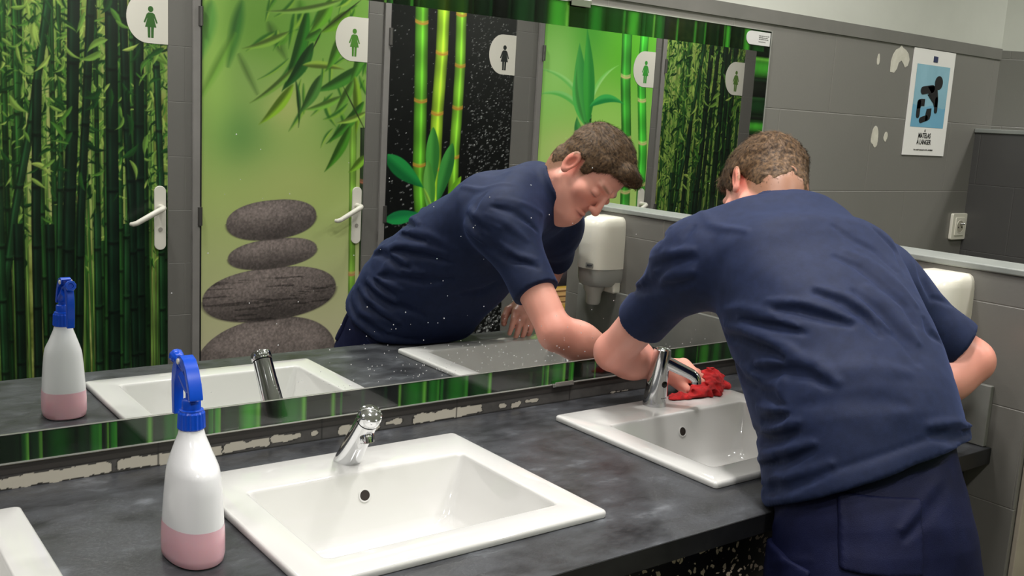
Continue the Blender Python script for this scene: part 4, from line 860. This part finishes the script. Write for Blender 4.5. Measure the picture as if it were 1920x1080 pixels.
def trousers(P):
    d=sdf_sweep(P,[(.893,-.805,-.16),(.90,-.785,-.02),(.93,-.72,.13)],[.168,.160,.145],[.13,.136,.128],R,cap=.03)
    for a,b,c in LEG:
        l=smin(sdf_cone(P,a,b,.094,.078),sdf_cone(P,b,c,.078,.072),.03)
        d=smin(d,l,.04)
    d=smax(d,-(P[:,2]+.815),.004)
    d=d-.5*folds(P,TFOLDS)
    d=d-.004*noise(P*V(1,1,.5),9,3)-.0015*noise(P,22,4)
    return off_counter(P,d)
def head(P):
    q=(P-HO)@HB.T;E=lambda c,r:sdf_ell(q,c,r);Cn=lambda a,b,r0,r1:sdf_cone(q,a,b,r0,r1)
    m=q.copy();m[:,0]=np.abs(m[:,0]);EM=lambda c,r:sdf_ell(m,c,r);CM=lambda a,b,r0,r1:sdf_cone(m,a,b,r0,r1)
    d=E((0,-.008,.032),(.072,.094,.084))
    d=smin(d,E((0,.03,-.04),(.056,.058,.07)),.03)
    d=smin(d,CM((.054,.0,-.062),(.014,.068,-.09),.014,.016),.025)
    d=smin(d,E((0,.078,-.092),(.018,.014,.014)),.02)
    d=smin(d,EM((.036,.058,-.028),(.024,.022,.02)),.02)
    d=smin(d,CM((.012,.087,.02),(.04,.076,.02),.008,.007),.012)
    d=smax(d,-EM((.031,.104,-.002),(.019,.02,.014)),.012)
    d=smin(d,E((0,-.045,-.03),(.058,.048,.06)),.02)
    d=smin(d,EM((.031,.078,-.004),(.014,.0125,.011)),.003)
    d=smin(d,Cn((0,.088,.008),(0,.108,-.034),.007,.011),.008)
    d=smin(d,EM((.011,.099,-.037),(.008,.009,.007)),.005)
    d=smax(d,-EM((.006,.103,-.047),(.0035,.005,.004)),.002)
    d=smin(d,CM((0,.094,-.064),(.02,.083,-.068),.0055,.003),.004)
    d=smin(d,CM((0,.092,-.077),(.016,.084,-.074),.006,.003),.004)
    d=smax(d,-CM((0,.102,-.0705),(.022,.088,-.071),.0022,.0015),.002)
    d=smin(d,E((0,.083,-.096),(.014,.01,.01)),.01)
    # ears
    a=np.array([[.96,.28,0],[-.28,.95,.12],[0,-.12,.99]])
    t=m-V(.078,-.008,-.012);t=t@a.T
    e=sdf_ell(t,(0,0,0),(.006,.018,.031));e=smin(e,sdf_ell(t,(0,.004,-.026),(.006,.009,.009)),.006)
    e=smax(e,-sdf_ell(t,(.007,.004,-.002),(.007,.0095,.018)),.003)
    d=smin(d,e,.005)
    return d
def hand(P,wr,dirv,nor,curl,sc=1.,side=1,thumb=True):
    """wr wrist, dirv knuckle direction, nor back-of-hand normal; side: +1 thumb toward cross(dir,nor)"""
    wr=V(*wr);x=nrm(V(*dirv));n=V(*nor);n=nrm(n-(n@x)*x);y=np.cross(x,n)*side
    W=lambda a,b,c:tuple(wr+sc*(a*x+b*y+c*n))
    d=sdf_cone(P,W(0,0,0),W(.03,.004,0),.027,.026)
    for b0 in (.024,.008,-.008,-.023):
        d=smin(d,sdf_cone(P,W(.01,b0*.6,0),W(.078-abs(b0-.008)*.35,b0,0),.017,.0125),.012)
    for i,(b0,l) in enumerate(zip((.028,.009,-.010,-.027),(.9,1.,.94,.76))):
        a0=V(.076-abs(b0-.008)*.35,b0,0);ang=0;pts=[a0]
        for seg,cv in zip((.042,.026,.021),curl):
            ang+=cv+.06*i;a0=a0+l*seg*V(np.cos(ang),b0*.6,-np.sin(ang));pts.append(a0)
        f=np.full(len(P),1e9)
        for k in range(3): f=smin(f,sdf_cone(P,W(*pts[k]),W(*pts[k+1]),.0098-.0012*k,.0088-.0012*k),.002)
        d=smin(d,f,.004)
    t0,t1,t2,t3=V(.018,.02,-.006),V(.045,.044,-.016),V(.072,.05,-.026),V(.092,.048,-.036)
    th=smin(smin(sdf_cone(P,W(*t0),W(*t1),.016,.012),sdf_cone(P,W(*t1),W(*t2),.012,.0105),.004),sdf_cone(P,W(*t2),W(*t3),.0105,.0085),.003)
    return smax(smin(d,th,.008),.0137-P[:,2],.003)      # rests on the basin rim
LHA=dict(wr=LW,dirv=(.93,-.22,-.06),nor=(-.05,-.55,.85),curl=(.30,.32,.25),side=1)
RHA=dict(wr=RW,dirv=(-.50,.66,-.26),nor=(.1,.35,.9),curl=(.22,.40,.30),side=-1)
def skin(P):
    d=head(P)
    d=smin(d,sdf_cone(P,NB,hl(0,-.035,-.045),.056,.056),.025)
    d=smin(d,sdf_cone(P,hl(0,.02,-.07),V(1.115,-.33,.40),.04,.05),.025)
    d=smin(d,smax(torso(P,-.025),.16-P[:,2],.03),.02);d=smin(d,sdf_sweep(P,SP[:4],[.12]*4,[.08]*4,R),.03)
    d=off_counter(P,d,.008)
    for s,e,w,r in((LS,LE,LW,.05),(RS,RE,RW,.05)):
        s,e,w=V(*s),V(*e),V(*w)
        a=smin(sdf_cone(P,s,e,r,.040),sdf_cone(P,e,e+(w-e)*.35,.040,.042),.02)
        a=smin(a,sdf_cone(P,e+(w-e)*.3,w,.042,.027),.03)
        d=smin(d,a,.012)
    d=smin(d,hand(P,**LHA),.012);d=smin(d,hand(P,**RHA),.012)
    for a,b,c in LEG:
        d=smin(d,smin(sdf_cone(P,a,b,.07,.055),sdf_cone(P,b,(c[0],c[1],c[2]+.0),.05,.038),.03),.03)
    return np.where(P[:,1]<-.6,off_counter(P,d,.008),d)
HLF=[-.14,-.075,-.045,-.022,-.012,.012,.020,.034,.042,.07,.10,.14]
HLU=[-.118,-.114,-.095,-.055,.015,.022,-.012,-.014,.025,.058,.068,.06]
def hair(P):
    q=(P-HO)@HB.T
    th=.004+.007*np.clip((q[:,2]+.01)/.09,0,1)
    d=sdf_ell(q,(0,-.008,.032),(.072,.094,.084))-th
    d=smin(d,sdf_cone(q,(-.03,.078,.085),(.03,.078,.085),.02,.02),.02)
    c=(np.interp(q[:,1],HLF,HLU)-q[:,2])*.6
    d=smin(d,sdf_ell(q,(0,-.045,-.03),(.06,.05,.06))-.004,.02)
    d=smax(d,c,.005)
    st=q*V(1,.35,1)
    d=d-.0022*noise(st,120,7)-.003*noise(st,45,8)
    return d
# ================================================================ the person and the cloth
OFF=np.array([0,0,H])
def build(fn,X,Y,Z,name,m,parent,col=None,smooth_it=0):
    v,q,_=nets(fn,X,Y,Z)
    for _ in range(smooth_it):
        s_=np.zeros_like(v);c_=np.zeros(len(v))
        for a,b_ in ((0,1),(1,2),(2,3),(3,0)):
            np.add.at(s_,q[:,a],v[q[:,b_]]);np.add.at(c_,q[:,a],1);np.add.at(s_,q[:,b_],v[q[:,a]]);np.add.at(c_,q[:,b_],1)
        v=v*.5+.5*s_/np.maximum(c_,1)[:,None]
    cc=col(v) if col is not None else None
    return paint_mesh(name,v+OFF,q,cc,m,parent,smooth=True)
m_skin=attr_mat('skin',rough=.42);bs=m_skin.node_tree.nodes['Principled BSDF'];bs.inputs['Subsurface Weight'].default_value=.12;bs.inputs['Subsurface Radius'].default_value=(.012,.005,.003)
m_shirt=noise_mat('navy_polo_fabric',[(20,29,55),(25,35,64)],60,rough=.7,bump=.12,bscale=900);bs=m_shirt.node_tree.nodes['Principled BSDF'];bs.inputs['Specular IOR Level'].default_value=.2;bs.inputs['Sheen Weight'].default_value=.12;bs.inputs['Sheen Roughness'].default_value=.4;bs.inputs['Sheen Tint'].default_value=(.3,.42,1,1)
m_trou=noise_mat('navy_twill',[(15,19,50),(21,26,60)],25,rough=.62,bump=.3,bscale=700);m_trou.node_tree.nodes['Principled BSDF'].inputs['Specular IOR Level'].default_value=.2
m_hair=mat('brown_hair',(106,84,62),.62,Specular_IOR_Level=.25);nb=m_hair.node_tree.nodes['Principled BSDF']
tc=nod(m_hair,'ShaderNodeTexCoord');nn=nod(m_hair,'ShaderNodeTexNoise');nn.inputs['Scale'].default_value=140;nn.inputs['Detail'].default_value=3;lnk(m_hair,tc.outputs['Object'],nn.inputs['Vector'])
rp=nod(m_hair,'ShaderNodeValToRGB');rp.color_ramp.elements[0].position=.3;rp.color_ramp.elements[1].position=.72;rp.color_ramp.elements[0].color=(*srgb((42,30,21)),1);rp.color_ramp.elements[1].color=(*srgb((112,86,60)),1)
lnk(m_hair,nn.outputs['Fac'],rp.inputs[0]);lnk(m_hair,rp.outputs[0],nb.inputs['Base Color'])
def skin_col(P):
    n=noise(P,40,5)[:,None];c=np.tile(srgb((229,162,144)),(len(P),1));c=c*(1+.06*n)
    q=(P-HO)@HB.T
    def g(cn,r_,sym=True):
        m=q.copy()
        if sym: m[:,0]=np.abs(m[:,0])
        return np.exp(-(np.linalg.norm(m-np.array(cn),axis=1)/r_)**2)[:,None]
    def mixc(c,t,col): t=np.clip(t,0,1);return c*(1-t)+srgb(col)*t
    c=mixc(c,.55*g((.04,.075,-.035),.03),(214,124,106))
    c=mixc(c,.8*g((.078,-.01,-.01),.03),(214,112,92))
    c=mixc(c,.5*g((0,.11,-.035),.014,False),(214,120,104))
    m=q.copy();m[:,0]=np.abs(m[:,0])
    lips=np.exp(-((m[:,2]+.0705)/.007)**2-(m[:,0]/.02)**2)*(q[:,1]>.075);c=mixc(c,.75*lips[:,None],(176,84,78))
    line=np.exp(-((m[:,2]+.0708)/.0014)**2-(m[:,0]/.02)**4)*(q[:,1]>.075);c=mixc(c,.8*line[:,None],(96,40,38))
    brow=np.exp(-((m[:,2]-.021-.06*(m[:,0]-.02))/.0035)**2-((m[:,0]-.03)/.016)**4)*(q[:,1]>.06);c=mixc(c,.75*brow[:,None],(112,82,60))
    lash=np.exp(-((m[:,2]+.011)/.0018)**2-((m[:,0]-.031)/.012)**4)*(q[:,1]>.07);c=mixc(c,.9*lash[:,None],(60,36,30))
    sock=g((.031,.09,.0),.014);c=mixc(c,.35*sock,(180,104,88))
    e=np.linalg.norm(P-np.array(LE),axis=1);c=mixc(c,.45*np.exp(-(e/.06)**2)[:,None],(214,120,104))
    e=np.linalg.norm(P-np.array(RE),axis=1);c=mixc(c,.45*np.exp(-(e/.06)**2)[:,None],(214,120,104))
    # close-cropped hair over the nape and temples
    hz=(q[:,2]-np.interp(q[:,1],HLF,HLU)+.012)/.02;st=np.clip(hz,0,1)*(q[:,1]<.05)*(np.abs(q[:,0])<.085)*(np.linalg.norm(q,axis=1)<.15)
    c=mixc(c,.85*st[:,None],(128,92,66))
    return c
pr_=empty('person',(.92,-.82,0.),'person in navy polo shirt and trousers bending over the right basin, wiping it','person')
ax_x=axis([(.78,1.02,.0045),(1.02,1.30,.003),(1.30,1.56,.0045)])
ax_y=axis([(-1.02,-.64,.006),(-.64,-.02,.0032)])
ax_z=axis([(-.84,-.12,.014),(-.12,0.,.006),(0.,.12,.003),(.12,.36,.0045),(.36,.64,.003)])
body=build(skin,ax_x,ax_y,ax_z,'body',m_skin,pr_,skin_col)
fx=axis([(.68,1.62,.0045)]);fy=axis([(-1.05,-.12,.0045)]);fz=axis([(-.15,.58,.0045)])
build(shirt,fx,fy,fz,'polo_shirt',m_shirt,pr_,smooth_it=1)
tr=build(trousers,axis([(.66,1.2,.006)]),axis([(-1.04,-.58,.006)]),axis([(-.84,-.3,.012),(-.3,.22,.005)]),'trousers',m_trou,pr_,smooth_it=1)
hr=build(hair,axis([(1.02,1.30,.0025)]),axis([(-.43,-.12,.0025)]),axis([(.36,.66,.0025)]),'hair',m_hair,pr_)
# short strands standing off the hair cap
rs=np.random.RandomState(3);hv=np.array([v.co for v in hr.data.vertices])-OFF;nn_=np.array([v.normal for v in hr.data.vertices])
sel=rs.choice(len(hv),16000);P0=hv[sel]+rs.randn(16000,3)*.001;N0=nn_[sel];flow=HB[1]*.9-HB[2]*.0
q0=(P0-HO)@HB.T;dirn=np.where(q0[:,2:3]>.07,HB[1]*1.0,-HB[2]*.9+HB[1]*.1)+rs.randn(16000,3)*.35
dirn=dirn-(dirn*N0).sum(1)[:,None]*N0;dirn/=np.linalg.norm(dirn,axis=1)[:,None]+1e-9
ln=(.004+.011*np.clip((q0[:,2]+.01)/.09,0,1))*rs.uniform(.6,1.2,16000);side_=np.cross(dirn,N0)*.00035
A=P0-side_;B_=P0+side_;M1=P0+dirn*ln[:,None]*.5+N0*ln[:,None]*.16;T1=P0+dirn*ln[:,None]+N0*ln[:,None]*.18
co=np.stack([A,B_,M1+side_*.8,M1-side_*.8,T1+side_*.15,T1-side_*.15],1).reshape(-1,3);i0=np.arange(16000)*6
qd=np.concatenate([np.stack([i0,i0+1,i0+2,i0+3],1),np.stack([i0+3,i0+2,i0+4,i0+5],1)])
paint_mesh('hair_strands',co+OFF,qd,None,m_hair,hr)
# pockets, wristband, shoes
def pocket(c,u,hu,z0,z1,th):
    c=V(*c);u=nrm(V(*u));n=np.cross(u,V(0,0,1))
    if n@(c-V(.9,-.78,0))<0: n=-n
    def f(P):
        t=trousers(P);q=P-c;d=np.maximum(t-th,-t-.004)
        d=smax(d,np.abs(q@u+.15*q[:,2]*0)-hu,.004);d=smax(d,np.maximum(P[:,2]-z1,z0-P[:,2]),.004)
        return np.maximum(d,-(q@n)-.06)
    return f
def pbuild(name,f,c,r_=.12,zz=(-.2,.16)):
    build(f,axis([(c[0]-r_,c[0]+r_,.0035)]),axis([(c[1]-r_,c[1]+r_,.0035)]),axis([(zz[0],zz[1],.0035)]),name,m_trou,tr)
pbuild('back_pocket',pocket((.80,-.86,.04),(.105,-.08,0),.062,-.025,.082,.0045),(.80,-.86))
pbuild('side_pocket',pocket((.745,-.73,-.1),(.06,-1,0),.060,-.17,-.045,.006),(.755,-.74))
m_shoe=mat('black_shoe',(20,20,22),.4)
def shoe(sx,sy):
    d=np.array(F[:2])
    def f(P):
        x=(P-V(sx,sy,-.85));u=x[:,0]*d[0]+x[:,1]*d[1];l=x[:,0]*d[1]-x[:,1]*d[0];z=x[:,2];q=np.stack([u,l,z],1)
        a=smin(sdf_ell(q,(.09,0,.035),(.11,.048,.045)),sdf_ell(q,(-.02,0,.05),(.06,.042,.065)),.03);return smax(a,-(z-.001),.004)
    return f
for (a,b_,c_) in LEG:
    build(shoe(c_[0],c_[1]),axis([(c_[0]-.12,c_[0]+.2,.008)]),axis([(c_[1]-.12,c_[1]+.24,.008)]),axis([(-.862,-.70,.006)]),'shoe',m_shoe,pr_)
m_band=mat('black_wristband',(20,20,22),.3)
w0=np.array(RW);fa=nrm(np.array(RW)-np.array(RE));b=BM();tube(b,[tuple(w0+OFF-fa*.016),tuple(w0+OFF+fa*.006)],[.0325,.0305],28,caps=False)
o=obj('wristband',b,m_band,pr_);s_=o.modifiers.new('thick','SOLIDIFY');s_.thickness=.003;s_.offset=1
def cloth_f(P):
    P=P*np.array([1,1,1.2])-np.array([0,0,.0028])
    d=np.full(len(P),1e9)
    for a,b_,r0,r1 in [((1.10,-.135,.012),(1.19,-.150,.016),.012,.016),((1.17,-.14,.02),(1.235,-.125,.030),.018,.022),((1.215,-.135,.03),(1.25,-.10,.055),.020,.013),((1.235,-.11,.03),(1.285,-.12,.014),.022,.012),((1.20,-.07,.018),(1.25,-.08,.03),.018,.016),((1.225,-.14,.016),(1.215,-.165,.004),.014,.010),((1.25,-.09,.05),(1.275,-.105,.04),.012,.014)]:
        d=smin(d,sdf_cone(P,a,b_,r0,r1),.012)
    n=noise(P*V(1,1,1.4),55,11);n2=noise(P,120,12);d=d-.007*(1-np.abs(n)*2.2)-.002*n2
    d=smax(d,-(P[:,2]-.0135),.002);return smax(d,-hand((P+np.array([0,0,.0028]))/np.array([1,1,1.2]),**LHA)+.001,.002)
m_cloth=noise_mat('red_microfibre',[(150,10,14),(200,22,26)],70,rough=.9,bump=.8,bscale=900);m_cloth.node_tree.nodes['Principled BSDF'].inputs['Sheen Weight'].default_value=.05
cl=build(cloth_f,axis([(1.06,1.33,.0025)]),axis([(-.20,-.03,.0025)]),axis([(.006,.09,.0025)]),'cleaning_cloth',m_cloth,None)
tag(cl,'crumpled red cleaning cloth under the hand behind the sensor tap','cloth')
